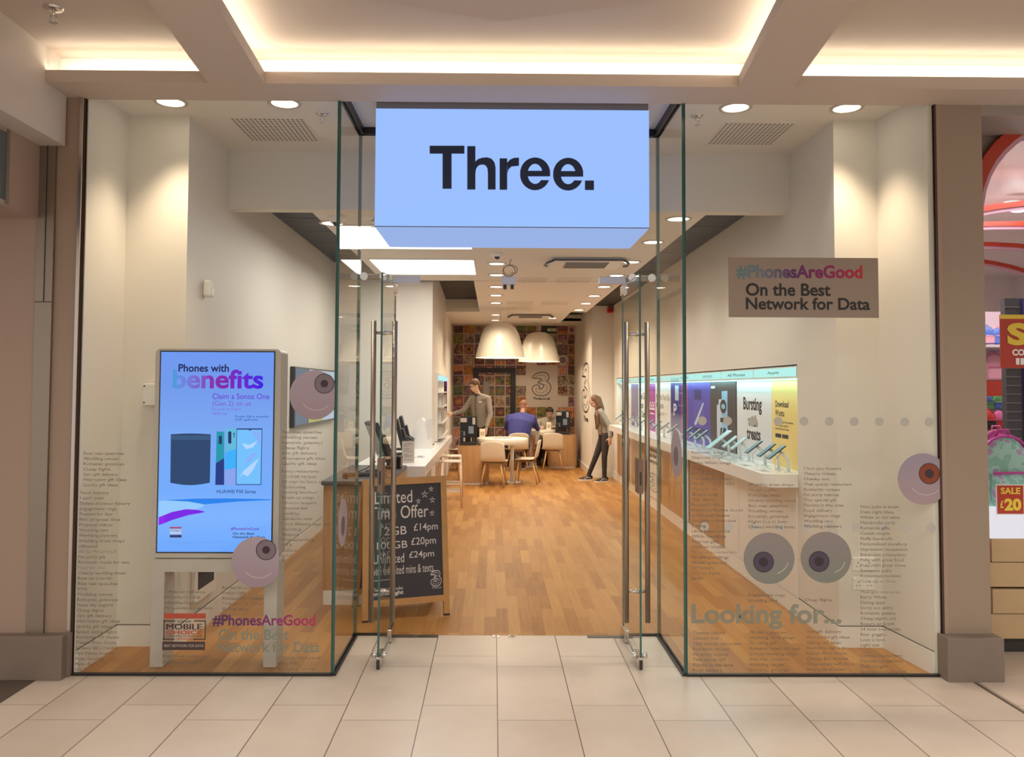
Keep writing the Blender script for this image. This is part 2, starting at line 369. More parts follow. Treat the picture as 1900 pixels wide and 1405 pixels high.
for x, x2, lab in ((-1.435, -1.375, 'left'), (1.445, 1.33, 'right')):
    m = MB().use(led).prism([(x, -.24), (x2, -1.42), (x2+.02, -1.42), (x+.02, -.24)][::-1], 'z', zl+.002, zl+.014); tag(m.build('cove_light_strip'), 'warm light strip down the %s side of the middle ceiling coffer' % lab, 'cove light')
# left return: white bulkhead, sign box, steel post, pilaster, base
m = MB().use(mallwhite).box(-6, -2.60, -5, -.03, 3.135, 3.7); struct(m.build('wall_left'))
m = MB().use(pinkp).box(-4, -2.75, -.9, -.03, 2.70, 3.135); m.use(mat('dim_glass', (.10, .12, .13), .1)).box(-4, -2.749, -.9, -.36, 2.73, 3.11); m.use(steel).box(-3, -2.747, -.36, -.33, 2.71, 3.13)
struct(m.build('trim_4'))
m = MB().use(pinkp).box(-3.0, -2.755, -.02, .1, .25, 3.14); m.use(mat('dark_doorway', (.012, .006, .006), .6)).box(-4.2, -3.0, -.01, .1, .25, 2.75)
m.use(steel).box(-2.755, -2.655, -.03, .1, .25, 3.14); m.use(dark).box(-2.705, -2.701, -.034, -.03, 2.2, 3.14); m.box(-2.755, -2.655, -.032, -.03, 2.195, 2.2)
m.use(taupe).box(-2.655, -2.52, -.01, .1, .25, 3.44); m.use(steel2).box(-2.522, -2.503, -.022, .1, .25, 3.44); m.use(mat('rust_seal', (.07, .03, .02), .7)).box(-2.503, -2.495, .0, .05, 0, 3.46)
struct(m.build('wall_left'))
m = MB().use(greyst).box(-4.2, -2.515, -.085, .1, 0, .252, .004); m.box(-2.515, -2.497, -.03, .1, 0, .252); struct(m.build('baseboard_left'))
# right pillar
m = MB().use(taupe2).box(2.68, 2.935, 0, .3, .25, 3.44); m.use(taupe).box(2.654, 2.68, -.004, .1, .25, 3.44); m.use(mat('rust_seal', (.07, .03, .02), .7)).box(2.642, 2.654, -.006, .06, 0, 3.46)
struct(m.build('wall_right'))
m = MB().use(greyst).box(2.622, 2.955, -.09, .3, 0, .252, .004); struct(m.build('baseboard_right'))

# ================================================================== GLASS FRONT
def pane(mb, x0, x1, y0, y1, z0, z1, edges=('x0', 'x1', 'y0', 'y1', 'z0', 'z1')):
    """glass box: large faces clear, narrow faces green"""
    dx, dy, dz = x1-x0, y1-y0, z1-z0; thin = 'x' if dx < dy and dx < dz else ('y' if dy < dx and dy < dz else 'z')
    V = [(x0,y0,z0),(x1,y0,z0),(x1,y1,z0),(x0,y1,z0),(x0,y0,z1),(x1,y0,z1),(x1,y1,z1),(x0,y1,z1)]
    F = {'z0': (0,3,2,1), 'z1': (4,5,6,7), 'y0': (0,1,5,4), 'x1': (1,2,6,5), 'y1': (2,3,7,6), 'x0': (3,0,4,7)}
    for k, fc in F.items():
        mb.use(glass if k[0] == thin else edgeg); mb.add(V, [fc], False)
ZG = 3.47
def window(n, args, extra=None):
    r = bpy.data.objects.new('window_%d' % n, None); COL.objects.link(r); r.location = (args[0], args[2], 0); struct(r)
    m = MB(); pane(m, *args); m.build('pane', None, r)
    if extra: extra(r)
    return r
chan = mat('channel_black', (.015, .013, .012), .4)
window(1, (-2.495, -.975, 0, .012, .012, ZG), lambda r: MB().use(chan).box(-2.5, -.968, -.006, .02, 0, .014).build('bottom_channel', None, r))
window(2, (1.125, 2.642, 0, .012, .012, ZG), lambda r: MB().use(chan).box(1.118, 2.646, -.006, .02, 0, .014).build('bottom_channel', None, r))
def fin_extra(x):
    def g(r):
        MB().use(chan).box(x-.012, x+.024, .0, .80, 0, .012).build('bottom_channel', None, r); MB().use(chan).box(x-.016, x+.026, .01, .81, ZG, 3.52).build('top_channel', None, r)
    return g
window(3, (-.982, -.960, .014, .785, .012, ZG), fin_extra(-.972))
window(4, (1.108, 1.130, .014, .785, .012, ZG), fin_extra(1.108))
window(5, (-.958, 1.106, .786, .798, 2.445, ZG), lambda r: MB().use(chan).box(-.958, 1.106, .77, .81, ZG, 3.52).build('top_channel', None, r))
window(6, (-.958, -.715, .786, .798, .012, 2.43), lambda r: MB().use(chan).box(-.958, -.715, .778, .806, 0, .012).build('bottom_channel', None, r))
window(7, (.872, 1.106, .786, .798, .012, 2.43), lambda r: MB().use(chan).box(.872, 1.106, .778, .806, 0, .012).build('bottom_channel', None, r))
# glass doors, open towards the viewer -------------------------------------------------
def door(n, x, s, lab):
    r = bpy.data.objects.new('door_%d' % n, None); COL.objects.link(r); r.location = (x, .79, 0); struct(r)
    m = MB(); pane(m, x-.006, x+.006, .105, .775, .03, 2.405); m.build('pane', None, r)
    yb = .23
    for sd, nm in ((-1, 'handle_bar'), (1, 'handle_bar')):
        m = MB().use(steel); xx = x+sd*.066; m.cyl((xx, yb, .25), (xx, yb, 2.115), .0165, 20); h = m.build(nm, None, r)
    m = MB().use(steel2)
    for z in (.44, 2.04): m.cyl((x-.066, yb, z), (x+.066, yb, z), .0095, 12); m.cyl((x-.014, yb, z), (x+.014, yb, z), .014, 12)
    m.build('handle_standoff', None, r)
    m = MB().use(mat('lock_bronze', (.20, .15, .12), .35, .8)).box(x-.017, x+.017, .095, .2, 1.06, 1.27, .003); m.use(dark).box(x-.006, x+.006, .093, .096, 1.11, 1.19); m.build('lock_case', None, r)
    m = MB().use(steel2).box(x-.014, x+.014, .10, .27, .018, .075, .003); m.use(dark).box(x-.01, x+.01, .096, .101, .005, .06); m.build('bottom_lock_patch', None, r)
    m = MB().use(chrome)
    for sd in (-1, 1): m.cyl((x+sd*.014, .15, .075), (x+sd*.045, .15, .075), .018, 16)
    m.build('lock_knob', None, r)
    m = MB().use(steel2).box(x-.014, x+.014, .62, .80, .004, .085, .003); m.build('bottom_pivot_patch', None, r)
    m = MB().use(steel2).box(x-.014, x+.014, .66, .80, 2.345, 2.41, .003); m.build('top_pivot_patch', None, r)
    return r
door(1, -.715, 1, 'left'); door(2, .868, -1, 'right')
pm = mat('patch_steel', (.50, .50, .55), .3, 1)
for x0, x1, nm in ((-.735, -.545, 'left'), (.705, .895, 'right')):
    m = MB().use(pm).box(x0, x1, .772, .812, 2.425, 2.475, .003); tag(m.build('transom_patch'), 'brushed steel patch fitting on the glass transom above the %s door' % nm, 'door fitting')
for x, sd, nm in ((-.972, 1, 'left'), (1.108, -1, 'right')):
    t = thing('glass_connector', 'steel glass connector with two round discs at the %s glass fin' % nm, 'glass fitting', (x, .7, 2.47))
    MB().use(steel).box(x+.014*sd, x+.215*sd, .745, .77, 2.445, 2.485, .008).build('plate', None, t)
    for xx in (x+.045*sd, x+.18*sd):
        MB().use(chrome).cyl((xx, .725, 2.465), (xx, .748, 2.465), .027, 24).build('disc', None, t)
# sensor over the door
t = thing('door_sensor', 'small steel sensor box with two black lugs and a loop of cable over the doorway', 'sensor', (.075, .76, 2.41))
MB().use(pm).box(.022, .122, .765, .785, 2.415, 2.47, .003).build('sensor_case', None, t)
m = MB().use(black); m.box(.036, .058, .755, .785, 2.385, 2.415); m.build('lug', None, t); m = MB().use(black).box(.086, .108, .755, .785, 2.385, 2.415); m.build('lug', None, t)
m = MB().use(mat('cable_brown', (.09, .06, .05), .5)); m.tube([(.075+.044*math.cos(a/10*2*PI), .78, 2.515+.04*math.sin(a/10*2*PI)) for a in range(10)], .0025, 5, closed=True)
m.tube([(.085+.05*math.cos(a/10*2*PI), .786, 2.522+.036*math.sin(a/10*2*PI)) for a in range(10)], .0025, 5, closed=True); m.tube([(.075, .78, 2.55), (.09, .79, 2.6)], .0025, 5); m.build('cable', None, t)

# ================================================================== helpers for flat graphics
def ribbon(mb, pts, w, place, closed=False):
    """flat stroke of width w along 2D points"""
    n = len(pts); L = []; R = []
    for i, p in enumerate(pts):
        a = pts[(i-1) % n] if closed or i else p; b = pts[(i+1) % n] if closed or i < n-1 else p
        dx, dy = b[0]-a[0], b[1]-a[1]; l = math.hypot(dx, dy) or 1
        L.append(place(p[0]-dy/l*w/2, p[1]+dx/l*w/2)); R.append(place(p[0]+dy/l*w/2, p[1]-dx/l*w/2))
    for i in range(n if closed else n-1):
        j = (i+1) % n; mb.quad(L[i], L[j], R[j], R[i])
def smooth_pts(pts, closed=True, k=3):
    out = []; n = len(pts)
    for i in range(n if closed else n-1):
        p0, p1, p2, p3 = (pts[(i+j) % n] if closed else pts[min(max(i+j, 0), n-1)] for j in (-1, 0, 1, 2))
        for t in range(k):
            t /= k; out.append(tuple(.5*(2*p1[c]+(p2[c]-p0[c])*t+(2*p0[c]-5*p1[c]+4*p2[c]-p3[c])*t*t+(3*p1[c]-p0[c]-3*p2[c]+p3[c])*t**3) for c in (0, 1)))
    if not closed: out.append(pts[-1])
    return out
L3 = [(398,222),(440,165),(520,115),(600,92),(680,88),(750,105),(795,145),(815,200),(808,255),(785,300),(768,325),(800,350),(845,400),(865,460),(858,530),(825,600),(770,655),(690,688),(600,693),(510,675),(445,630),(405,575),(395,510),(415,455),(460,425),(515,415),(560,430),(582,465),(580,505),(595,520),(640,505),(675,470),(685,430),(668,405),(620,390),(570,380),(535,352),(560,330),(610,295),(630,265),(590,252),(520,245),(440,245),(405,240)]
L3a = [(440,235),(500,200),(560,170),(650,150),(625,185),(690,170),(750,200),(715,225),(742,270),(728,320),(690,288),(640,320),(580,350)]
L3b = [(680,405),(740,420),(780,450),(800,480),(758,482),(768,540),(740,600),(720,555),(670,610),(610,642),(598,600),(520,605),(478,580),(502,560),(480,488),(512,520),(540,485),(578,512)]
def logo3(mb, u0, v0, u1, v1, place, w=1.0):
    T = lambda p: (u0+(p[0]-395)/470*(u1-u0), v1-(p[1]-88)/605*(v1-v0)); h = (v1-v0)
    ribbon(mb, smooth_pts([T(p) for p in L3]), .028*h*w, place, True)
    ribbon(mb, [T(p) for p in L3a], .014*h*w, place); ribbon(mb, [T(p) for p in L3b], .014*h*w, place)
def strip(mb, A, B, P, t):
    for i in range(len(A)-1):
        q = [P(*A[i]), P(*A[i+1]), P(*B[i+1]), P(*B[i])]; b = [v+Vector((0, t, 0)) for v in q]
        mb.add(q+b, [(0,1,2,3), (7,6,5,4), (0,4,5,1), (2,6,7,3), (1,5,6,2), (3,7,4,0)], False)
# ================================================================== SHOP SIGN
signface = glow('sign_face', (.36, .50, .88), .86)
def sign_mat():
    m = glow('sign_face_front', (.37, .55, .95), 1.0); N, L, b = nodes(m); v, s = objco(N, L)
    n = noise(N, L, v, .8, 1); f = mnode(N, L, 'ADD', mnode(N, L, 'MULTIPLY', s[2], -.55), mnode(N, L, 'MULTIPLY', n[0], .3))
    L.new(ramp(N, L, f, [(0, (.32, .50, .98)), (.35, (.31, .52, 1.0)), (.8, (.36, .48, .93)), (1, (.37, .50, .91))]), b.inputs['Emission Color']); return m
SX0, SX1, SY0, SY1, SZ0, SZ1 = -.757, .917, .055, .775, 2.675, 3.405
t = thing('shop_sign', 'big illuminated pale blue box sign reading Three. hanging over the shop doorway', 'sign', ((SX0+SX1)/2, .4, SZ0))
m = MB().use(signface).box(SX0, SX1, SY0, SY1, SZ0, SZ1); m.build('light_box', None, t)
m = MB().use(sign_mat()); m.quad((SX0, SY0-.001, SZ0), (SX1, SY0-.001, SZ0), (SX1, SY0-.001, SZ1), (SX0, SY0-.001, SZ1)); m.build('front_panel', None, t)
m = MB().use(mat('sign_edge', (.12, .15, .25), .4)).box(SX0, SX1, SY0-.004, SY0-.001, SZ0, SZ0+.005); m.build('bottom_trim', None, t)
m = MB().use(mat('sign_bracket', (.22, .20, .20), .5)).box(SX0, SX1, SY0+.02, SY1, SZ1, 3.52); m.build('mounting_frame', None, t)
def PG(x, y): return at(780+x*.17895, 250+y*.17895, SY0-.014)
def rect(mb, x0, y0, x1, y1): strip(mb, [(x0, y0), (x1, y0)], [(x0, y1), (x1, y1)], PG, .012)
m = MB().use(navy)
rect(m, 96, 114, 456, 192); rect(m, 230, 192, 323, 557)
rect(m, 486, 118, 570, 565); strip(m, [(570,278),(598,253),(640,239),(690,234),(735,247),(768,285),(780,340),(780,420),(780,565)], [(570,400),(577,350),(597,320),(620,308),(645,305),(675,313),(695,345),(700,400),(700,565)], PG, .012)
rect(m, 822, 245, 900, 567); strip(m, [(900,290),(930,258),(970,240),(1022,238)], [(903,400),(915,355),(945,325),(1022,318)], PG, .012)
for dx, dy in ((0, 0), (343, 3)):
    cx, cy = 1190+dx, 404+dy
    def E(rx, ry, y):        # angle on an ellipse where its height is y
        return math.asin(max(-1, min(1, (cy-y)/ry)))
    yu, yb, yc = 374+dy, 428+dy, 470+dy
    def arc(rx, ry, a0, a1, n): return [(cx+rx*math.cos(a0+(a1-a0)*i/n), cy-ry*math.sin(a0+(a1-a0)*i/n)) for i in range(n+1)]
    ao = E(157, 168, yu); ai = E(78, 106, yu); strip(m, arc(157, 168, ao, PI-ao, 20), arc(78, 106, ai, PI-ai, 20), PG, .012)
    bo = E(157, 168, yb); strip(m, [(cx-157*math.cos(ao), yu), (cx+157*math.cos(ao), yu)], [(cx-157*math.cos(bo), yb), (cx+157*math.cos(bo), yb)], PG, .012)
    bi = E(78, 106, yb); co = E(157, 168, yc+2); ci = E(78, 106, yc)
    strip(m, arc(157, 168, PI-bo, 2*PI+co, 20), arc(78, 106, PI-bi, 2*PI+ci, 20), PG, .012)
rect(m, 1708, 475, 1800, 570)
m.build('lettering', None, t)
# ================================================================== WINDOW BAY CEILING FITTINGS
lampw = glow('lamp_warm', (1, .86, .66), 7); lampi = glow('lamp_inside', (1, .90, .74), 6); trimr = mat('lamp_trim', (.55, .48, .42), .4)
def downlight(x, y, z, r, em, label, grp, cat='ceiling light', proto=[]):
    t = thing('downlight', label, cat, (x, y, z), grp)
    m = MB().use(trimr); m.lathe([(r*1.28, 0), (r*1.27, -.006), (r*1.02, -.008), (r, .0), (r, .0)], n=28); m.build('trim_ring', None, t, world=False)
    m = MB().use(em); m.disc((0, 0, -.003), r, 28); m.build('lamp', None, t, world=False); return t
W1 = [(-2.104, .29), (-1.378, .295), (1.528, .315), (2.247, .307)]
for i, (x, y) in enumerate(W1):
    lab = ['outer left', 'inner left', 'inner right', 'outer right'][i]
    if i == 0: d0 = downlight(x, y, 3.52, .083, lampw, 'round warm downlight in the window bay ceiling, %s of four' % lab, 'downlights over the window bays')
    else: dup(d0, (x, y, 3.52), label='round warm downlight in the window bay ceiling, %s of four' % lab)
    l = bpy.data.lights.new('downlight_beam', 'SPOT'); l.energy = 88 if i in (0, 3) else 70; l.color = WARM; l.spot_size = math.radians(84); l.spot_blend = .85; l.shadow_soft_size = .08
    o = bpy.data.objects.new('downlight_beam', l); o.location = (x, y, 3.49); COL.objects.link(o)
hole = mat('vent_hole', (.12, .10, .09), .8)
def hole_grille(x0, x1, y0, y1, z, nx, ny, label, r=.0105, sk=0):
    m = MB().use(ceilm).box(x0-.01, x1+.01, y0-.01, y1+.01, z-.002, z); m.use(hole)
    for i in range(nx):
        for j in range(ny):
            m.disc((x0+(x1-x0)*(i+.5)/nx, y0+(y1-y0)*(j+.5)/ny, z-.0026), r, 6)
    return tag(m.build('ceiling_vent'), label, 'vent')
hole_grille(-1.83, -1.33, .6, 1.10, 3.52, 16, 14, 'square vent of small punched holes in the left window bay ceiling')
hole_grille(1.55, 2.03, .62, 1.11, 3.52, 16, 14, 'square vent of small punched holes in the right window bay ceiling')
def sprinkler(x, y, z, label):
    t = thing('sprinkler', label, 'sprinkler', (x, y, z))
    MB().use(steel2).lathe([(0, -.012), (.03, -.010), (.042, -.001), (.042, 0)], n=20).build('rose', None, t, world=False)
    m = MB().use(chrome); m.cyl((0, 0, -.01), (0, 0, -.03), .007, 10); m.cyl((-.012, 0, -.03), (-.010, 0, -.06), .0025, 6); m.cyl((.012, 0, -.03), (.010, 0, -.06), .0025, 6); m.cyl((0, 0, -.06), (0, 0, -.063), .018, 12); m.build('spray_head', None, t, world=False)
    return t
sp = sprinkler(-1.181, .5, 3.52, 'chrome sprinkler head in the left window bay ceiling')
dup(sp, (1.32, .484, 3.52), label='chrome sprinkler head in the right window bay ceiling')
dup(sp, (-2.30, -.74, zt), label='sprinkler head on the mall ceiling inside the left coffer', scale=(1.2, 1.2, 1.2))
dup(sp, (-1.02, 1.75, 3.07), label='sprinkler head on the shop ceiling left of the box sign')
dup(sp, (.183, 4.75, 3.07), label='sprinkler head on the shop ceiling behind the door sensor')
# ================================================================== SHOP CEILING
k = 0
for X, ys in ((0, (4.07, 4.97, 6.13, 7.16, 8.24, 10.38, 11.6)), (1.457, (1.5+.14, 2.69, 3.9, 4.96, 6.07, 7.16, 8.25, 9.34)), (1.116, (11.02,))):
    for j, y in enumerate(ys):
        row = 'middle row' if X == 0 else 'right-hand row'
        lab = 'round recessed downlight in the %s along the shop ceiling, %s from the front' % (row, ('first', 'second', 'third', 'fourth', 'fifth', 'sixth', 'seventh', 'eighth')[j]) if X != 1.116 else 'round recessed downlight near the far right corner of the shop ceiling'
        g = 'downlights in the %s' % row if X != 1.116 else None
        if k == 0: dl = downlight(X, y, 3.07, .085, lampi, lab, g)
        else:
            o = dup(dl, (X, y, 3.07), label=lab)
            if g: o['group'] = g
            elif 'group' in o: del o['group']
        k += 1
        l = bpy.data.lights.new('shop_downlight_beam', 'SPOT'); l.energy = 46 if y < 6.5 else (80 if y < 8 else 130); l.color = (1, .90, .77) if y < 6 else (1, .82, .60); l.spot_size = math.radians(140); l.spot_blend = .8; l.shadow_soft_size = .07
        o = bpy.data.objects.new('shop_downlight_beam', l); o.location = (X, y, 3.055); COL.objects.link(o)
d = dup(dl, (-1.384, 1.9, 3.07), label='round recessed downlight near the dome camera at the left front ceiling')
if 'group' in d: del d['group']
pan = glow('panel_light', (1, .965, .88), 3.0)
def light_panel(x0, x1, y0, y1, label, p):
    t = thing('light_panel', label, 'ceiling light', ((x0+x1)/2, (y0+y1)/2, 3.07))
    MB().use(whitep).box(x0-.02, x1+.02, y0-.02, y1+.02, 3.062, 3.069).build('frame', None, t)
    m = MB().use(pan); m.quad((x0, y0, 3.0605), (x0, y1, 3.0605), (x1, y1, 3.0605), (x1, y0, 3.0605)); m.build('diffuser', None, t)
    area('panel_light_beam', ((x0+x1)/2, (y0+y1)/2, 3.055), x1-x0, y1-y0, p, (1, .96, .88))
light_panel(-1.36, -.25, 1.99, 3.10, 'large square white light panel half hidden behind the box sign', 17)
light_panel(-1.36, -.25, 3.80, 4.91, 'large square white light panel further back over the counter', 17)
def ac_unit(x, y, s, label):
    t = thing('air_conditioner', label, 'air conditioner', (x, y, 3.07)); w = .39*s
    MB().use(whitep).box(x-w, x+w, y-w*.85, y+w*.85, 3.045, 3.069, .006).build('casing', None, t)
    m = MB().use(mat('ac_grey', (.40, .37, .34), .5)); m.box(x-w*.6, x+w*.6, y-w*.5, y+w*.5, 3.038, 3.046); m.use(mat('ac_slat', (.22, .20, .19), .5))
    for i in range(9): m.box(x-w*.58, x+w*.58, y-w*.46+i*w*.115, y-w*.46+i*w*.115+.012, 3.034, 3.038)
    m.build('intake_grille', None, t)
    m = MB().use(dark); m.box(x-w*.95, x+w*.95, y-w*.93, y-w*.86, 3.036, 3.05); m.tube([(x-w*.95, y-w*.9, 3.04), (x-w*1.12, y-w*.6, 3.03), (x-w*1.16, y-w*.1, 3.03), (x-w*1.08, y+w*.1, 3.035)], .012, 6); m.tube([(x+w*.95, y-w*.9, 3.04), (x+w*1.12, y-w*.6, 3.03), (x+w*1.16, y-w*.1, 3.03), (x+w*1.08, y+w*.1, 3.035)], .012, 6)
    m.build('louvre', None, t)
ac_unit(.97, 3.97, 1, 'white ceiling cassette air conditioner with black louvres, nearer the door'); ac_unit(.66, 10.5, .95, 'white ceiling cassette air conditioner at the back above the pendants')
for x0, x1, y, lab in ((.28, .64, 5.2, 'nearer left'), (.76, 1.2, 5.2, 'nearer right'), (.17, .61, 8.0, 'farther left'), (.74, 1.17, 8.0, 'farther right')):
    hole_grille(x0, x1, y, y+.5, 3.07, 12, 8, 'panel of small punched holes in the shop ceiling, %s of four' % lab, .011)
def dome(x, y, z, label, s=1):
    t = thing('dome_camera', label, 'security camera', (x, y, z))
    MB().use(whitep).lathe([(.0, -.045*s), (.045*s, -.045*s), (.062*s, -.02*s), (.064*s, 0)], n=24).build('housing', None, t, world=False)
    MB().use(blackg).ell((0, -.012*s, -.045*s), .03*s, .03*s, .026*s, 16).build('lens_dome', None, t, world=False)
    return t
dome(-1.30, 1.66, 3.07, 'white dome security camera on the ceiling left of the box sign', 1.1); dome(.0, 3.35, 3.07, 'small white dome camera on the ceiling behind the box sign')
m = MB().use(mat('speaker_grey', (.33, .28, .25), .6)); m.disc((1.18, 2.62, 3.066), .1, 28, th=.004); tag(m.build('ceiling_speaker'), 'round grey speaker grille beside the right-hand downlights', 'speaker')
m = MB().use(whitep); m.disc((-1.05, 1.62, 3.05), .05, 24, th=.02); tag(m.build('smoke_detector'), 'white round smoke detector on the ceiling left of the box sign', 'smoke detector')
# pendants ---------------------------------------------------------------
shade = mat('shade_enamel', (.70, .65, .55), .3); shin = mat('shade_inside', (.85, .80, .7), .5)
def pendant(x, y, zbot, s, label):
    t = thing('pendant_lamp', label, 'lamp', (x, y, zbot))
    P = [(.43, 0), (.425, .02), (.405, .10), (.375, .22), (.345, .34), (.315, .43), (.27, .51), (.21, .565), (.13, .60), (.03, .61)]
    MB().use(shade).lathe([(r*s, z*s) for r, z in P], n=48).build('lamp_shade', None, t, world=False)
    MB().use(shin).lathe([((r-.006)*s, z*s) for r, z in P[::-1][1:]], n=48).build('shade_lining', None, t, world=False)
    MB().use(whitep).cyl((0, 0, .6*s), (0, 0, 3.07-zbot), .004, 6).build('cord', None, t, world=False)
    MB().use(glow('pendant_bulb', (1, .8, .55), 12)).ell((0, 0, .2), .06, .06, .07, 12).build('bulb', None, t, world=False)
    l = bpy.data.lights.new('pendant_beam', 'POINT'); l.energy = 28; l.color = WARM; l.shadow_soft_size = .07; o = bpy.data.objects.new('pendant_beam', l); o.location = (x, y, zbot+.12); COL.objects.link(o)
    return t
pendant(.082, 9.2, 2.215, 1.0, 'large cream bell-shaped pendant lamp, the nearer of the two'); pendant(.92, 12.2, 2.25, 1.02, 'large cream bell-shaped pendant lamp, the farther of the two')

# ================================================================== GRAPHICS ON THE WINDOWS
WY = -.0015
def lines_to(mb, txt, x, ys, size=.0245, sx=1.27, off=.02):
    for s, y in zip(txt, ys):
        if s: p = at(x, y, WY); text_size(mb, s, p.x, p.z+size*.36, size, onY(WY), off, sx=sx)
TOP7 = ['Best man speeches', 'Wedding venues', 'Romantic getaways', 'Cheap flights', '3am gift delivery', 'Alternative gift ideas', 'Quirky gift ideas']
A = TOP7+['Food delivery', "I can't even", 'Delete browser history', 'Engagement rings', 'Present for Bae', 'Best proposal ideas', 'Proposal videos', 'Wedding cars', 'Wedding planners', 'Wedding dress shops', '#Blessed', 'All By Myself.mp3', "I'm sorry gifs", 'Romantic meals for two', 'Meal for one', 'Cheesy wedding tunes', 'Bow tie tutorial', 'Best man speeches', 'ION', 'Wedding venues', 'Romantic getaways', 'Next day lingerie', 'Cheap flights', '3am gift delivery', 'Alternative gift ideas', 'Quirky gift ideas', 'Speed dating nights', 'Romantic TV shows', 'Classic Rom Coms', "Cheesy 80's movies", 'Bye Felicia memes', 'Ryan Gosling', 'Ryan G', 'Go']
ya = [841+9.75*i for i in range(7)]+[914+9.93*i for i in range(34)]
def vin(name, label, txt, x, ys, **k):
    m = MB().use(vinyl); lines_to(m, txt, x, ys, **k); return tag(m.build(name), label, 'window lettering')
m = MB().use(vinyl)
for i, s in enumerate(A): lines_to(m, [s], 155-(5 if i > 6 else 0)-i*.27, [ya[i]])
tag(m.build('window_lettering'), 'long grey column of phrases at the left edge of the left window', 'window lettering')
B = TOP7+['Fancy restaurants', 'Cocktail recipes', '50 ways to leave a lover', 'Cushioning', 'Getting benched', 'Break-up songs', 'Divorce lawyers', 'Divorce law', 'Adulting', 'Someone new', 'Food delivery near me', 'Haunting', 'Respect', 'Breadcrumbing', 'DTR', 'Balloon', 'Cool', 'C']
yb = [801.5+9.75*i for i in range(7)]+[874+9.8*i for i in range(18)]
vin('window_lettering', 'grey column of phrases beside the screen near the left glass fin', B, 523, yb)
vin('window_lettering', 'four grey phrases under the left side of the screen stand', ['White or red wine', 'Handmade cards', 'Handmade gifts', 'Personalised jewellery'], 306, [1098, 1108, 1118, 1128])
vin('window_lettering', 'five grey phrases under the middle of the screen stand', ['Romantic pubs', 'Swipe right', 'Restaurant reviews', 'Midnight takeaways', 'Dating apps'], 412, [1090, 1100, 1110, 1120, 1129.5])
vin('window_lettering', 'three faint phrases at the bottom right of the left window', ['Chinese restaurants', 'Nice Asti', 'Gorgeous women'], 515, [1220, 1230.5, 1241])
vin('window_lettering', 'faint phrases at the bottom left of the left window', ['Impressive restaurants', 'Personal jewellery'], 301, [1217, 1228])
C1 = ['Romantic songs', 'Diamond rings', 'Barry White songs', 'Feels', 'Love hearts', 'Candlelight dinners', 'Meals for under £20', 'Meals for two', 'Sloppy songs', 'Too much', 'Romantic films', 'Romantic theatre shows', 'Catch and release', 'Art gallery directions', 'Tuning', 'Little happy dance', 'White weddings', 'Surprise gifts', 'Ultimate playlist', 'Minimalist restaurants', 'Wedding wellings', 'Wedding venues', 'Wine bars', 'Kiss on them', 'Swipe']
vin('window_lettering', 'long grey column of phrases beginning Romantic songs at the left of the right window', C1, 1283, [839+9.75*i for i in range(len(C1))])
vin('window_lettering', 'faint column of phrases under Looking for at the left', ['Theatre tickets', 'Cheeky text', 'That special restaurant', 'Romantic recipes', "I'm sorry memes", 'That special gift', 'Florists in this area', 'Food delivery'], 1285, [1174+10*i for i in range(8)])
vin('window_lettering', 'grey column of phrases above the left one of the two violet eyes', ['Wedding dress shops', "I'm sorry gifs", 'Romantic meals', 'Cheesy wedding tunes', 'Best man speeches', 'Wedding venues', 'Romantic getaways', 'Nights out in town', 'Cheesy wedding tunes'], 1388, [899+9.8*i for i in range(9)])
vin('window_lettering', 'two grey phrases below the left violet eye', ['Engagement rings', 'Wedding cars'], 1388, [1104, 1114])
vin('window_lettering', 'faint column of phrases under Looking for, second from left', ['Wedding planners', 'Wedding dress shops', "I'm sorry gifs", 'Romantic meals for two', 'Cheesy wedding tunes', 'Best man speeches', 'Wedding venues', 'Romantic getaways'], 1390, [1173+10*i for i in range(8)])
vin('window_lettering', 'grey column beginning I love you flowers above the right violet eye', ['I love you flowers', 'Theatre tickets', 'Cheeky text', 'That special restaurant', 'Romantic recipes', "I'm sorry memes", 'That special gift', 'Florists in this area', 'Food delivery', 'Engagement rings', 'Wedding cars', 'Wedding planners'], 1491, [869+9.75*i for i in range(12)])
vin('window_lettering', 'single grey phrase Cheap flights below the right violet eye', ['Cheap flights'], 1493, [1113])
vin('window_lettering', 'faint column beginning 3am gift delivery right of Looking for', ['3am gift delivery', 'Alternative gift ideas', 'Quirky gift ideas', 'Romantic nights in', 'Classic Rom Coms', "Cheesy 80's movies", 'Great wines with food', 'Nice pubs in town'], 1496, [1172+10*i for i in range(8)])
vin('window_lettering', 'long grey column of phrases over the wall sockets in the right window', ['Nice pubs in town', 'Date night ideas', 'White or red wine', 'Handmade cards', 'Romantic gifts', 'Cutest couple', 'Fluffy handcuffs', 'Personalised jewellery', 'Impressive restaurants', 'Expensive restaurants', 'Pubs with great food', 'Pubs with great views', 'Romantic pubs', 'Restaurant reviews', 'Make up on fleek', '', 'Midnight takeaways', 'Barry White', 'Dating apps', 'Sorry not sorry', 'Romantic poetry', 'Cheap nights out', 'Boxers or briefs', '24 hour locksmiths', 'Beer goggles', 'Love is love', 'Light out', '', 'Chinese restaurants', 'German restaurants', 'Sushi tonight', 'Gorgeous restaurants'], 1596, [940+9.88*i for i in range(32)])
def fit_px(mb, s, x0, y0, x1, y1, Y=WY, **k):
    a = at(x0, y1, Y); b = at(x1, y0, Y); text_fit(mb, s, a.x, a.z, b.x, b.z, onY(Y), **k)
m = MB().use(vinylg); fit_px(m, 'Looking for...', 1283, 1121, 1561, 1168, off=.03, res=6); tag(m.build('window_slogan'), 'large grey words Looking for... across the right window', 'window lettering')
t = thing('window_slogan', 'purple to red hashtag over large grey slogan low on the left window', 'window lettering', tuple(at(490, 1212, WY)))
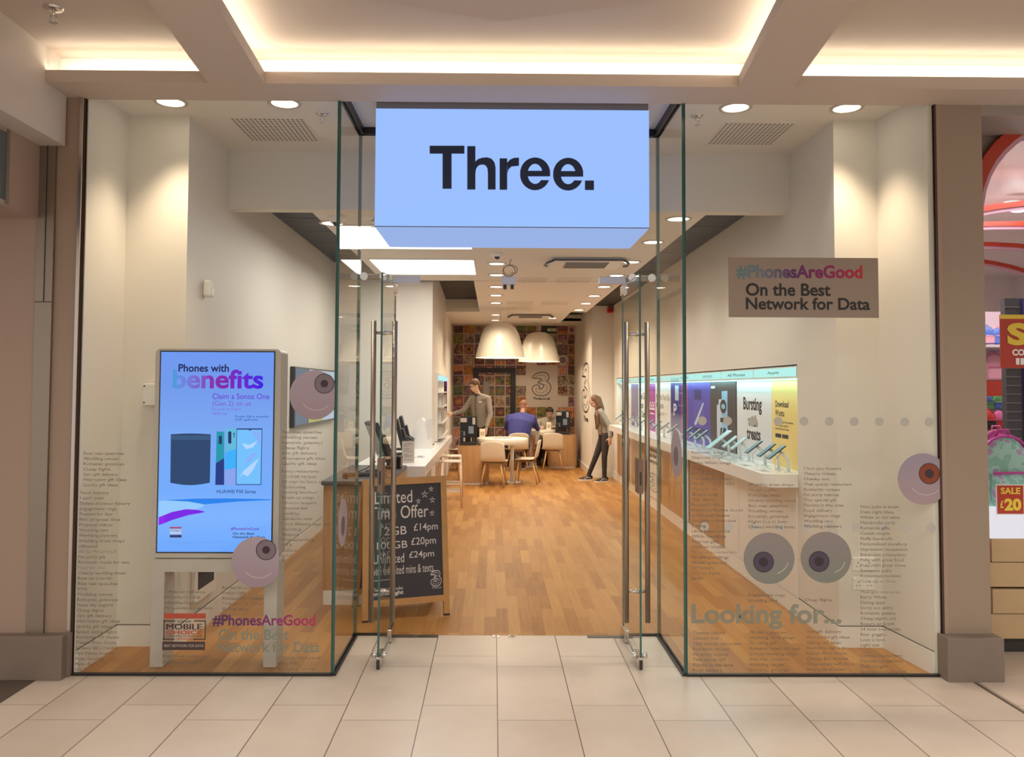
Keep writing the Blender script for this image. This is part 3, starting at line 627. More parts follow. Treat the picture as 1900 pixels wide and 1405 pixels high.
m = MB().use(hashm); fit_px(m, '#PhonesAreGood', 394, 1141, 585, 1163, off=.022, res=6); m.build('hashtag', None, t)
m = MB().use(vinylg); fit_px(m, 'On the Best', 405, 1168, 536, 1188, off=.02, res=5); fit_px(m, 'Network for Data', 404, 1191, 593, 1211, off=.02, res=5); m.build('slogan', None, t)
# award badge
t = thing('award_badge', 'red, black and white Mobile Choice award badge sticker on the left window', 'sticker', tuple(at(342, 1208, WY)))
def rpx(mb, x0, y0, x1, y1, Y): a = at(x0, y1, Y); b = at(x1, y0, Y); mb.quad((a.x, Y, a.z), (b.x, Y, a.z), (b.x, Y, b.z), (a.x, Y, b.z))
m = MB().use(mat('badge_red', (.42, .07, .04), .5)); rpx(m, 304, 1138.5, 382, 1148, WY); m.build('red_bar', None, t)
m = MB().use(mat('badge_black', (.05, .02, .018), .5))
for q in ((303, 1151.5, 325, 1153.5), (360, 1151.5, 382, 1153.5), (303, 1151.5, 305.5, 1187), (379.5, 1151.5, 382, 1187), (302, 1185.5, 324, 1187.5), (358, 1185.5, 381, 1187.5)): rpx(m, *q, WY)
[fit_px(m, 'MOBILE', 308.5+d_, 1158, 374+d_, 1168.5, WY-.0001*d_) for d_ in (0, .5, 1.0)]; fit_px(m, 'CONSUMER AWARDS 2018', 308, 1179, 375, 1182.5, off=.01); fit_px(m, 'techradar.', 329, 1150.5, 357, 1155, off=.01); m.build('black_frame', None, t)
m = MB().use(mat('badge_red', (0, 0, 0))); fit_px(m, 'CHOICE', 308.5, 1170, 374, 1177.5, off=.03); fit_px(m, 'WINNER', 327, 1184, 356, 1188, off=.01); m.build('red_lettering', None, t)
m = MB().use(mat('badge_brown', (.06, .035, .03), .5)); rpx(m, 301, 1191, 380.5, 1206.5, WY); m.use(mat('badge_white', (.45, .4, .35), .5)); fit_px(m, 'BEST NETWORK FOR DATA', 304.5, 1196, 378, 1201, WY-.001, off=.01); m.build('brown_bar', None, t)
# printed panel hanging in the right window
t = thing('window_sign', 'grey panel with a hashtag and On the Best Network for Data in the right window', 'sign', (1.835, 0, 2.13))
MB().use(mat('panel_grey', (.285, .225, .18), .55)).box(1.383, 2.288, -.006, -.001, 2.13, 2.492).build('panel', None, t)
m = MB().use(hashs); fit_px(m, '#PhonesAreGood', 1367, 492.5, 1600, 518, -.0068, off=.03, res=6); m.build('hashtag', None, t)
m = MB().use(ink); fit_px(m, 'On the Best', 1384, 526, 1541, 549, -.0068, off=.024, res=5); fit_px(m, 'Network for Data', 1384, 553, 1614, 574.5, -.0068, off=.024, res=5); m.build('slogan', None, t)
# eyeball stickers
def eye_mat(name, a, b):
    m = mat(name, a, .45); N, L, bb = nodes(m); tc = N.new('ShaderNodeTexCoord'); s = N.new('ShaderNodeSeparateXYZ'); L.new(tc.outputs['Generated'], s.inputs[0])
    L.new(ramp(N, L, s.outputs[2], [(0, b), (1, a)]), bb.inputs['Base Color']); return m
E1 = eye_mat('eye_mauve', (.38, .32, .39), (.31, .24, .29)); E2 = eye_mat('eye_grey', (.25, .215, .215), (.19, .21, .18)); E3 = eye_mat('eye_lilac', (.29, .26, .34), (.36, .27, .29))
gloss = mat('eye_highlight', (.50, .44, .43), .5); pup = mat('pupil', (.035, .02, .03), .5)
def iris_mat(name, a, b):
    m = mat(name, a, .5); N, L, bb = nodes(m); tc = N.new('ShaderNodeTexCoord'); mp = N.new('ShaderNodeMapping'); mp.inputs['Location'].default_value = (-.5, 0, -.5); L.new(tc.outputs['Generated'], mp.inputs[0])
    s = N.new('ShaderNodeSeparateXYZ'); L.new(mp.outputs[0], s.inputs[0]); ang = mnode(N, L, 'ARCTAN2', s.outputs[2], s.outputs[0]); cb = N.new('ShaderNodeCombineXYZ'); L.new(mnode(N, L, 'MULTIPLY', ang, 6), cb.inputs[0])
    n = noise(N, L, cb.outputs[0], 3, 2); L.new(mixc(N, L, n[0], a, b), bb.inputs['Base Color']); return m
I1 = iris_mat('iris_grey_violet', (.07, .05, .08), (.30, .24, .28)); I2 = iris_mat('iris_dark_violet', (.03, .02, .05), (.11, .08, .13)); I3 = iris_mat('iris_brown', (.13, .02, .006), (.30, .07, .02))
def circ(cx, cz, r, n=40, xmax=None, rx=None):
    p = [(cx+(rx or r)*math.cos(2*PI*i/n), cz+r*math.sin(2*PI*i/n)) for i in range(n)]
    return [(min(x, xmax), z) if xmax is not None else (x, z) for x, z in p]
def eye(cx, cy, rp, ix, iy, ir, em, im, label, cut=None, pr=.38, h0=215, h1=325):
    c = at(cx, cy, WY); k = 1/310.5; r = rp*k; xm = at(cut, cy, WY).x if cut else None
    t = thing('eyeball_sticker', label, 'sticker', (c.x, WY, c.z))
    MB().use(em).prism(circ(c.x, c.z, r, xmax=xm), 'y', -.003, -.001).build('eyeball', None, t)
    p = at(ix, iy, WY); MB().use(im).prism(circ(p.x, p.z, ir*k, xmax=xm), 'y', -.004, -.003).build('iris', None, t)
    m = MB().use(pup).prism(circ(p.x, p.z, ir*k*pr, 24), 'y', -.005, -.004); m.use(dark); rp_ = [q for q in circ(p.x, p.z, ir*k*.97, 40) if xm is None or q[0] < xm-.002]; cut_ = len(rp_) < 40; rp_ = sorted(rp_, key=lambda q: math.atan2(q[1]-p.z, -(q[0]-p.x))) if cut_ else rp_; ribbon(m, rp_, ir*k*.07, onY(-.0045), not cut_); m.build('pupil', None, t)
    m = MB().use(gloss); ribbon(m, [q for q in [(c.x+r*.1+r*.66*math.cos(a), c.z-r*.02+r*.60*math.sin(a)) for a in [math.radians(q) for q in range(h0, h1, 8)]] if xm is None or q[0] < xm-.004], r*.035, onY(-.0042)); m.build('highlight', None, t)
eye(476, 1043, 46, 494, 1020.5, 18.5, E1, I1, 'mauve eyeball sticker with grey iris over the lower right of the screen', 517.5)
eye(583, 733, 45.5, 602, 712, 18.5, E1, I1, 'mauve eyeball sticker with grey iris high beside the left glass fin', 621)
eye(1427, 1036, 47, 1416.5, 1043, 19, E2, I2, 'grey eyeball sticker with dark violet iris, left one of the side-by-side pair', None, .45, 290, 352)
eye(1532.5, 1034.5, 47, 1519.5, 1042, 19, E2, I2, 'grey eyeball sticker with dark violet iris, right one of the side-by-side pair', None, .45, 290, 352)
eye(1713, 889, 47.5, 1724, 879, 19.5, E3, I3, 'lilac eyeball sticker with brown iris at the right edge of the right window', 1747, .42)
for X, y, z, lab, sgn in ((-.959, .22, .86, 'left', 1), (1.107, .19, 1.30, 'right', -1)):
    t = thing('eyeball_sticker', 'lilac eyeball sticker seen edge-on on the %s glass fin' % lab, 'sticker', (X, y, z))
    MB().use(mat('eye_lilac_pale', (.50, .42, .48), .5)).prism([(a, b) for a, b in circ(y, z, .145)], 'x', X, X+.002*sgn).build('eyeball', None, t)
    MB().use(I1).prism(circ(y+.0, z-.02, .06), 'x', X+.002*sgn, X+.003*sgn).build('iris', None, t)
# frosted dots
for row, yy, xs, lab in (('upper', 781, [1303, 1350, 1397, 1444, 1492, 1539, 1585, 1632, 1679, 1724], 'upper'), ('lower', 977.5, [1307, 1354, 1400, 1448, 1496, 1543, 1589, 1635, 1683, 1728], 'lower')):
    for j, x in enumerate(xs):
        p = at(x, yy+j*.25, WY); m = MB().use(frost).prism(circ(p.x, p.z, .0265, 24), 'y', -.0012, -.0002)
        tag(m.build('frosted_dot'), 'round frosted dot in the %s row on the right window, %s from the left' % (lab, ['first', 'second', 'third', 'fourth', 'fifth', 'sixth', 'seventh', 'eighth', 'ninth', 'last'][j]), 'window dot', 'frosted dots of the %s row' % lab)
p = MB().use(frost).prism(circ(.18, 1.005, .0265, 24), 'x', -.9595, -.9585); tag(p.build('frosted_dot'), 'single frosted dot on the left glass fin in front of the chalkboard', 'window dot')

# ================================================================== DIGITAL SCREEN IN THE LEFT WINDOW
KY = .13
kx0, kx1, kz0, kz1 = -2.10, -1.333, .66, 1.93
t = thing('advertising_screen', 'tall white portrait advertising screen on two legs in the left window', 'screen', ((kx0+kx1)/2, .21, 0))
km = mat('screen_housing', (.52, .47, .42), .4)
def rrect(x0, x1, z0, z1, r, n=5):
    p = []
    for cx, cz, a in ((x1-r, z1-r, 0), (x0+r, z1-r, 90), (x0+r, z0+r, 180), (x1-r, z0+r, 270)):
        for i in range(n+1): b = math.radians(a+90*i/n); p.append((cx+r*math.cos(b), cz+r*math.sin(b)))
    return p
m = MB().use(km).prism(rrect(kx0, kx1, kz0, kz1, .03), 'y', KY, KY+.17); m.build('housing', None, t)
m = MB().use(km)
m.prism(rrect(kx0, kx1, .575, .652, .02), 'y', KY, KY+.17); m.box(kx0+.02, kx1-.02, KY+.02, KY+.15, .645, .665); m.build('top_rail', None, t)
for a, b in ((kx0+.002, kx0+.082), (kx1-.082, kx1-.002)): MB().use(km).box(a, b, KY+.001, KY+.169, .002, .60, .004).build('leg', None, t)
def scr(x, y): return at(x, y, KY-.004)
sb = glow('screen_blue', (.17, .36, .9), 1.0); N, L, b_ = nodes(sb); v_, s_ = objco(N, L)
tc_ = N.new('ShaderNodeTexCoord'); sg_ = N.new('ShaderNodeSeparateXYZ'); L.new(tc_.outputs['Generated'], sg_.inputs[0])
L.new(ramp(N, L, sg_.outputs[2], [(0, (.15, .38, 1.0)), (.18, (.20, .44, 1.0)), (.32, (.17, .40, .98)), (.6, (.19, .38, .90)), (.85, (.16, .31, .84)), (1, (.15, .31, .90))]), b_.inputs['Emission Color'])
a = scr(296, 1024); b = scr(508, 653)
sx0, sx1, sz0, sz1 = kx0+.036, kx1-.042, kz0+.036, kz1-.02
m = MB().use(mat('bezel_black', (.006, .006, .012), .3)).box(sx0-.008, sx1+.008, KY-.002, KY+.001, sz0-.008, sz1+.008)
m.use(sb).quad((sx0, KY-.0035, sz0), (sx1, KY-.0035, sz0), (sx1, KY-.0035, sz1), (sx0, KY-.0035, sz1)); SCN = m.build('screen', None, t)
SYY = KY-.0045
def sfit(mb, s, x0, y0, x1, y1, dy=0, **k): fit_px(mb, s, x0, y0, x1, y1, SYY-dy, **k)
m = MB().use(glow('screen_navy', (.004, .012, .10), 1)); sfit(m, 'Phones with', 331, 676, 425, 690, off=.022, res=6)
m.use(glow('screen_navy2', (.015, .04, .22), 1)); sfit(m, 'HUAWEI P30 Series', 402, 909, 475, 915.5, off=.008); m.use(glow('screen_violet', (.14, .03, .55), 1)); sfit(m, '#PhonesAreGood', 428, 978.5, 480, 984.5, off=.015)
m.use(glow('screen_navy', (0, 0, 0), 0)); sfit(m, 'On the Best\nNetwork for Data', 432, 988, 492, 999, off=.012)
m.use(glow('screen_small', (.03, .10, .42), 1)); sfit(m, 'From 54 a month\n£29 upfront', 436, 771, 498, 782, off=.01)
m.use(glow('screen_faint', (.12, .30, .78), 1)); sfit(m, 'Subject to terms and conditions of sale. Offers while stocks last in store only and may be changed at any time.\nSee in store for the full details of this offer.', 315, 1005, 432, 1010, off=0)
m.use(glow('screen_violet2', (.13, .04, .62), 1)); sfit(m, 'Claim a Sonos One', 394, 730.5, 500, 740.5, off=.006, res=4); m.use(glow('screen_violet3', (.20, .12, .68), 1)); sfit(m, '(Gen 2) on us', 394, 744, 466, 756, off=.005, res=4); sfit(m, 'Pre-order by 4 April', 393, 757, 446, 763, off=.0); sfit(m, '128GB data', 393, 765, 422, 770, off=0)
m.build('screen_lettering', None, SCN)
gb = glow('screen_gradient', (.2, .1, .8), 1); N, L, b_ = nodes(gb); tc_ = N.new('ShaderNodeTexCoord'); sg_ = N.new('ShaderNodeSeparateXYZ'); L.new(tc_.outputs['Generated'], sg_.inputs[0])
L.new(ramp(N, L, sg_.outputs[0], [(0, (.06, .32, .70)), (.15, (.16, .20, .72)), (.42, (.24, .02, .42)), (.55, (.23, .01, .38)), (.75, (.14, .01, .62)), (1, (.035, .005, .78))]), b_.inputs['Emission Color'])
m = MB().use(gb); sfit(m, 'benefits', 320, 686, 489, 721, off=.026, res=7); m.build('headline', None, SCN)
def spoly(mb, pts, dy=0):
    P = [scr(*p) for p in pts]; mb.add([(p.x, SYY-dy, p.z) for p in P], [list(range(len(P)))], False)
m = MB()
# speaker picture
m.use(glow('scr_speaker', (.018, .055, .15), 1)); spoly(m, [(317, 810)]+[(317+74*i/8, 806-1.5*math.sin(PI*i/8)) for i in range(9)]+[(391, 812), (389.5, 893)]+[(389-73*i/8, 896+4.5*math.sin(PI*i/8)) for i in range(9)])
m.use(glow('scr_speaker_top', (.035, .09, .21), 1)); spoly(m, [(317.5, 808), (391, 808), (391, 816.5), (317.5, 816.5)], .0004)
# phones picture
m.use(glow('scr_phone_teal', (.01, .30, .42), 1)); spoly(m, [(402, 801), (416, 801), (416, 860), (400.5, 860)], .0002); m.use(glow('scr_phone_deep', (.01, .035, .22), 1)); spoly(m, [(400.5, 860), (416, 850), (416, 900), (399.5, 900)], .0003)
m.use(glow('scr_phone_light', (.12, .48, .72), 1)); spoly(m, [(419, 795), (440, 795), (440, 850), (418, 850)], .0004); m.use(glow('scr_phone_blue', (.04, .42, .98), 1)); spoly(m, [(418, 840), (440, 832), (440, 875), (417, 875)], .0005); m.use(glow('scr_phone_lilac', (.24, .36, .86), 1)); spoly(m, [(417, 872), (440, 868), (440, 900), (416.5, 900)], .0006)
m.use(glow('scr_phone_edge', (.02, .05, .20), 1)); spoly(m, [(439, 795), (487, 795), (485, 900), (437.5, 900)], .0007)
m.use(glow('scr_phone_face', (.17, .52, 1), 1)); spoly(m, [(440, 797.5), (485.6, 797.5), (483.6, 898.5), (438.8, 898.5)], .0008); m.use(glow('scr_phone_silk', (.45, .66, 1), 1)); spoly(m, [(442, 889), (452, 874), (466, 862), (481, 850), (470, 872), (460, 884), (450, 880)], .0010); spoly(m, [(449, 822), (462, 826), (478, 818), (470, 830), (456, 834)], .001); m.use(glow('scr_phone_silk2', (.24, .42, .95), 1)); spoly(m, [(462, 860), (478, 842), (470, 840), (455, 856)], .0009); spoly(m, [(465, 800), (484, 800), (483, 830), (475, 815)], .0009)
m.use(glow('scr_dark', (.01, .03, .13), 1))
for x0, y0, y1 in ((406, 808, 825), (423.5, 800, 824)): spoly(m, [(x0, y0+2), (x0+3, y0), (x0+6, y0+2), (x0+6, y1-2), (x0+3, y1), (x0, y1-2)], .0012)
spoly(m, [(433.5, 803), (435.5, 803), (435.5, 808), (433.5, 808)], .0012); spoly(m, [(433.5, 809.5), (435.5, 809.5), (435.5, 811.5), (433.5, 811.5)], .0012); spoly(m, [(461, 797.5), (467, 797.5), (464, 799.5)], .0012)
m.build('product_picture', None, SCN)
m = MB()
m.use(glow('scr_wave_light', (.30, .58, 1), 1)); spoly(m, [(305, 929), (340, 929), (370, 934), (380, 938), (360, 948), (320, 957), (295, 962), (295, 930)], .0002)
m.use(glow('scr_wave_blue', (.01, .22, .85), 1)); spoly(m, [(308, 928.5), (360, 925.5), (420, 925), (503, 926.5), (503, 928), (440, 931), (379, 936), (350, 931)], .0004)
m.use(glow('scr_wave_violet', (.19, .01, .80), 1)); spoly(m, [(294.6, 960), (320, 950), (345, 945), (365, 946), (380, 949.5), (378, 951), (350, 956), (320, 965), (294.4, 975)], .0005)
m.use(glow('scr_wave_magenta', (.28, .01, .86), 1)); spoly(m, [(294.6, 961), (305, 957), (306, 970), (294.4, 974.5)], .0006)
m.use(glow('scr_badge_red', (.42, .03, .10), 1)); spoly(m, [(315, 978), (337, 978), (337, 980.5), (315, 980.5)], .0004); m.use(glow('scr_badge_white', (.5, .62, .95), 1)); spoly(m, [(315, 981), (337, 981), (337, 992), (315, 992)], .0004)
m.use(glow('scr_badge_dark', (.02, .03, .12), 1)); spoly(m, [(315, 993), (337, 993), (337, 997.5), (315, 997.5)], .0004); sfit(m, 'MOBILE', 317, 983, 335, 987, .001, off=.03); ribbon(m, [(scr(x, y).x, scr(x, y).z) for x, y in ((315.5, 981.5), (336.5, 981.5), (336.5, 991.5), (315.5, 991.5))], .002, onY(SYY-.001), True)
m.build('screen_pattern', None, SCN)
# box on the wall behind it
t = thing('wall_box', 'small white box with two black screws on the wall behind the advertising screen', 'wall box', (-2.28, .53, 1.574))
MB().use(whitep).box(-2.332, -2.22, .49, .55, 1.574, 1.716, .004).build('cover', None, t); MB().use(dark).disc((-2.318, .489, 1.70), .006, 10, 'y').disc((-2.318, .489, 1.592), .006, 10, 'y').build('screw', None, t)
t = thing('motion_sensor', 'white motion sensor high on the left shop wall', 'sensor', (-2.08, .886, 2.33))
MB().use(whitep).box(-2.08, -2.02, .85, .92, 2.33, 2.45, .015).build('casing', None, t); MB().use(mat('sensor_lens', (.9, .9, .88), .3)).box(-2.022, -2.016, .86, .91, 2.34, 2.39, .004).build('lens', None, t)
# framed leaflet low on the left wall
t = thing('wall_leaflet', 'small framed red and dark leaflet low on the left wall seen under the screen', 'picture', (-2.08, .95, .2))
MB().use(whitep).box(-2.08, -2.05, .74, 1.16, .22, .72, .004).build('frame', None, t); m = MB().use(mat('leaflet_red', (.40, .05, .04), .5)).box(-2.0505, -2.049, .79, 1.11, .43, .68); m.use(mat('leaflet_dark', (.02, .02, .04), .5)).box(-2.0505, -2.049, .79, 1.11, .30, .43); m.build('print', None, t)

# ================================================================== TV ON LEFT WALL
t = thing('wall_screen', 'wide wall-mounted screen with a bright picture on the left wall behind the eyeball sticker', 'screen', (-2.08, 4.5, 1.28))
MB().use(blackg).box(-2.08, -2.03, 3.35, 5.5, 1.285, 1.905, .004).build('frame', None, t)
m = MB().use(glow('tv_white', (.62, .72, .85), .75)); m.box(-2.029, -2.027, 3.98, 5.46, 1.31, 1.885); m.use(glow('tv_yellow', (.75, .72, .25), .6)).box(-2.0268, -2.026, 3.98, 4.7, 1.31, 1.40)
m.use(glow('tv_grey', (.26, .33, .42), .6)).box(-2.029, -2.027, 3.38, 3.9, 1.31, 1.885); m.build('display', None, t)

# ================================================================== CHALKBOARD
FL, FR = Vector((-.965, 1.075, 0)), Vector((-.345, 1.285, 0))
TL, TR = Vector((-1.005, 1.29, 1.005)), Vector((-.395, 1.50, 1.015))
U = (FR-FL).normalized(); BK = Vector((-.33, .944, 0))
t = thing('chalkboard', 'wooden A-frame chalkboard with chalked tariff offers just inside the left glass door', 'sign', (-.67, 1.3, 0))
def bar(mb, a, b, w, d, side, nrm):
    """square bar a->b, width w along side, depth d along nrm"""
    s, n = side*w, nrm*d; mb.add([a, a+s, a+s+n, a+n, b, b+s, b+s+n, b+n], [(0,3,2,1),(4,5,6,7),(0,1,5,4),(1,2,6,5),(2,3,7,6),(3,0,4,7)], False)
def leafpt(u, v): return FL.lerp(FR, u).lerp(TL.lerp(TR, u), v)
up = (TL-FL).normalized(); nb = U.cross(up).normalized()*-1
nb = nb if nb.y > 0 else -nb
m = MB().use(pine)
def lbar(mb, u0, v0, u1, v1, off=Vector((0, 0, 0)), d=.028):
    q = [leafpt(u0, v0), leafpt(u1, v0), leafpt(u1, v1), leafpt(u0, v1)]; q = [p+off for p in q]; b = [p+nb*d for p in q]
    mb.add(q+b, [(0,1,2,3), (7,6,5,4), (0,4,5,1), (1,5,6,2), (2,6,7,3), (3,7,4,0)], False)
lbar(m, 0, 0.012, .07, 1); lbar(m, .93, 0.012, 1, 1); lbar(m, .07, .95, .93, 1); lbar(m, .07, .10, .93, .145); m.build('front_frame', None, t)
m = MB().use(mat('slate', (.030, .027, .036), .6)); lbar(m, .07, .145, .93, .95, nb*.008, .012); SLP = m.build('slate_panel', None, t)
m = MB().use(pine); sh = BK*.44
def rear(u, v): p = leafpt(u, 0)+sh; q = leafpt(u, 1)+nb*.03; return p.lerp(q, v)
for u0, u1, v0, v1 in ((0, .07, .012, .99), (.93, 1, .012, .99), (.07, .93, .10, .145), (.07, .93, .94, .99)):
    q = [rear(u0, v0), rear(u1, v0), rear(u1, v1), rear(u0, v1)]; b = [p+BK*.028 for p in q]; m.add(q+b, [(0,1,2,3), (7,6,5,4), (0,4,5,1), (1,5,6,2), (2,6,7,3), (3,7,4,0)], False)
m.build('rear_frame', None, t)
m = MB().use(mat('slate', (0, 0, 0))); q = [rear(.07, .145), rear(.93, .145), rear(.93, .94), rear(.07, .94)]; b = [p+BK*.012 for p in q]; m.add(q+b, [(0,1,2,3), (7,6,5,4), (0,4,5,1), (1,5,6,2), (2,6,7,3), (3,7,4,0)], False); m.build('rear_slate', None, t)
m = MB().use(dark)
for p in (leafpt(.0, 0), leafpt(.93, 0), rear(0, 0), rear(.93, 0)): bar(m, p+Vector((0, 0, .0005)), p+Vector((0, 0, .014)), .045, .028, U, BK)
m.build('rubber_foot', None, t)
chalk = mat('chalk', (.62, .58, .55), .8)
def bp(x, y):            # board coordinates measured on the photo: 560..1010 across, 100..1080 down
    return x, y
def CB(u, v): return leafpt(u, v)+nb*.006
XA, XB, YA, YB = 345., 1000., 95., 1100.
def cbx(x, y):   # crop px (perspective-straightened by hand) -> board u,v
    v = .95-(y-YA)/(YB-YA)*(.95-.145); w = .93*(x-XA)/(XB-XA)+.07*(XB-x)/(XB-XA); return w, v
def chalk_line(mb, s, x0, y0, x1, y1, off=.0, **k):
    a = cbx(x0, y1); b = cbx(x1, y0); text_fit(mb, s, a[0], a[1], b[0], b[1], CB, off=off, res=4, **k)
m = MB().use(chalk)
chalk_line(m, 'Limited', 395, 150, 735, 262, .004); chalk_line(m, 'Time Offer', 350, 285, 880, 402, .004)
chalk_line(m, '12GB', 440, 470, 680, 545, .004); chalk_line(m, '£14pm', 745, 455, 965, 540, .004)
chalk_line(m, '100GB', 415, 600, 685, 665, .004); chalk_line(m, '£20pm', 720, 580, 945, 665, .004)
chalk_line(m, 'Unlimited', 385, 710, 655, 790, .004); chalk_line(m, '£24pm', 700, 700, 925, 775, .004)
chalk_line(m, 'with unlimited mins & texts.', 370, 815, 925, 890, 0)
chalk_line(m, 'When stuff sucks', 350, 995, 640, 1025, .008); chalk_line(m, '#makeitright', 350, 1030, 645, 1075, .035)
for cx, cy, r in ((850, 195, 34), (910, 150, 24), (790, 255, 24), (920, 250, 28), (915, 370, 26), (450, 200, 30), (365, 655, 22)):
    pts = [cbx(cx+r*math.cos(math.radians(90+144*i)), cy-r*math.sin(math.radians(90+144*i))) for i in range(5)]; ribbon(m, pts, .008, CB, True)
a, b = cbx(890, 1020), cbx(985, 885); logo3(m, a[0], a[1], b[0], b[1], CB, 2.0)
chalk_line(m, 'Three.co.uk', 898, 1026, 985, 1040, 0); ribbon(m, [cbx(350, 935), cbx(540, 930)], .005, CB)
m.build('chalk_lettering', None, SLP)

# ================================================================== LEFT COUNTER AND TILL UNIT
t = thing('till_unit', 'low oak-fronted till unit with dark top behind the chalkboard', 'counter', (-1.0, 2.2, 0))
MB().use(oakm).box(-1.36, -.86, 1.57, 2.88, .11, .93).build('cabinet', None, t); MB().use(mat('dark_worktop', (.075, .068, .075), .35)).box(-1.375, -.85, 1.55, 2.89, .93, .962, .003).build('worktop', None, t)
MB().use(skirt).box(-1.35, -.87, 1.56, 2.87, .002, .11).build('plinth', None, t)
t = thing('counter', 'long white worktop counter running back along the left side of the shop', 'counter', (-1.3, 5, 0))
MB().use(whiteg).prism([(-1.36, 2.9), (-.675, 2.9), (-.675, 7.92), (-.84, 7.92), (-.80, 5.57), (-1.36, 5.57)], 'z', .85, .95).build('worktop', None, t)
m = MB().use(whitep).box(-1.25, -.9, 3.05, 5.4, .002, .85); m.build('support_panel', None, t)
def paper(x, y, z, w, d, label, name='leaflet', col=(.62, .60, .56), rz=.1):
    t = thing(name, label, 'paper', (x, y, z), rz=rz)
    MB().use(mat('paper_grey', col, .6)).box(-w/2, w/2, -d/2, d/2, .001, .004).build('sheet', None, t, world=False); MB().use(mat('print_grey', (.22, .22, .25), .6)).box(w*.2, w*.42, -d*.4, d*.1, .004, .0045).build('printed_patch', None, t, world=False); return t
paper(-.90, 4.0, .95, .26, .28, 'printed sheet lying on the white counter, nearest the door'); paper(-.90, 6.1, .95, .2, .3, 'printed sheet on the white counter behind the white stand'); paper(-.80, 7.1, .95, .16, .34, 'printed sheet at the far end of the white counter')
# leaflet holder
p = at(757, 861, 3.25); t = thing('leaflet_holder', 'clear upright holder with a pinkish printed price list on the white counter', 'sign', (p.x, 3.25, .95))
m = MB().use(mat('pink_paper', (.58, .47, .41), .6)).box(-.06, .06, 0, .004, .005, .215); m.use(mat('print_grey', (0, 0, 0)))
for i in range(13):
    if i % 4 != 3: m.box(-.045, .045-.02*(i % 3), -.0008, 0, .19-.0135*i, .195-.0135*i)
m.build('printed_card', None, t, world=False); MB().use(glass).box(-.064, .064, -.006, .008, 0, .22).build('holder', None, t, world=False)
# white sloping stand
t = thing('display_stand', 'white wedge-shaped stand with a leaflet slot on the white counter', 'display stand', (-.93, 5.25, .95))
m = MB().use(whitep).prism([(-.16, 0), (.16, 0), (.10, .1), (.055, .34), (.02, .37), (-.03, .35), (-.1, .17)], 'y', -.13, .13); m.build('stand_body', None, t, world=False)
MB().use(mat('paper_grey', (0, 0, 0))).box(.07, .16, -.1, -.09, .12, .36).build('leaflet', None, t, world=False)
# point-of-sale screens (black) -----------------------------------------
def pos_screen(x, y, z0, ang, rz, s, label, base=True):
    t = thing('till_screen', label, 'till screen', (x, y, z0), rz=rz)
    M = Matrix.Translation((0, 0, .20*s)) @ Matrix.Rotation(ang, 4, 'Y')
    def tb(mb, *a, **k):
        q = MB(); q.box(*a, **k); o = len(mb.v); mb.add([M @ Vector(v) for v in q.v], q.f, False)
    m = MB().use(black); tb(m, -.02*s, .02*s, -.19*s, .19*s, -.13*s, .20*s, bv=.008); m.build('housing', None, t, world=False)
    m = MB().use(blackg); tb(m, .0205*s, .0225*s, -.17*s, .17*s, -.11*s, .18*s); m.build('display', None, t, world=False)
    m = MB().use(black); tb(m, -.05*s, -.02*s, -.10*s, .10*s, -.08*s, .08*s); m.tube([(-.03*s, 0, .17*s), (-.10*s, 0, .12*s), (-.09*s, 0, .04*s), (-.02*s, 0, .012)], .02*s, 10); m.build('arm', None, t, world=False)
    m = MB().use(black); m.lathe([(.001, 0.022), (.10*s, .018), (.115*s, .006), (.115*s, .001)], n=24); m.build('base', None, t, world=False); return t
pos_screen(-1.02, 2.30, .962, math.radians(22), math.radians(200), 1.12, 'black touch-screen till leaning back on the dark till unit nearest the door')
pos_screen(-1.06, 4.25, .95, math.radians(14), math.radians(185), 1.0, 'black till screen on the white counter, nearer of the two side by side')
pos_screen(-1.10, 5.0, .95, math.radians(14), math.radians(185), 1.02, 'black till screen on the white counter, farther of the two side by side')
t = thing('card_machine', 'black card payment terminal on an arm in front of the till screens', 'card terminal', (-.97, 3.75, .95))
m = MB().use(black); m.cyl((0, 0, 0), (0, 0, .02), .06, 20); m.tube([(0, 0, .01), (.0, 0, .10), (.03, 0, .16)], .014, 8); m.build('pole', None, t, world=False)
q = MB().use(black); q.box(-.045, .045, -.09, .09, -.016, .016, .006); M = Matrix.Translation((.05, 0, .19)) @ Matrix.Rotation(.5, 4, 'Y'); mm = MB().use(black); mm.add([M @ Vector(v) for v in q.v], q.f, False); q2 = MB().use(black); q2.box(-.05, .05, -.05, .05, .016, .03, .004)
for i in range(4):
    for j in range(3): q2.box(-.035+.024*j, -.02+.024*j, -.04+.022*i, -.026+.022*i, .03, .034)
mm.add([M @ Vector(v) for v in q2.v], q2.f, False); mm.build('terminal', None, t, world=False)
t = thing('keyboard', 'black keyboard on the dark top of the till unit', 'keyboard', (-1.10, 1.95, .962), rz=.25)
m = MB().use(black).box(-.18, .18, -.06, .06, .0, .022, .004); m.build('case', None, t, world=False); m = MB().use(mat('key_grey', (.05, .05, .055), .5))
for i in range(14):
    for j in range(4): m.box(-.17+.0245*i, -.151+.0245*i, -.05+.026*j, -.03+.026*j, .022, .028)
m.build('keys', None, t, world=False)
t = thing('receipt_printer', 'small black box of a receipt printer beside the near till screen', 'printer', (-.93, 2.62, .962))
MB().use(black).box(-.065, .065, -.08, .08, 0, .11, .01).build('case', None, t, world=False); MB().use(blackg).box(-.05, .05, -.07, -.01, .11, .116, .002).build('lid', None, t, world=False)
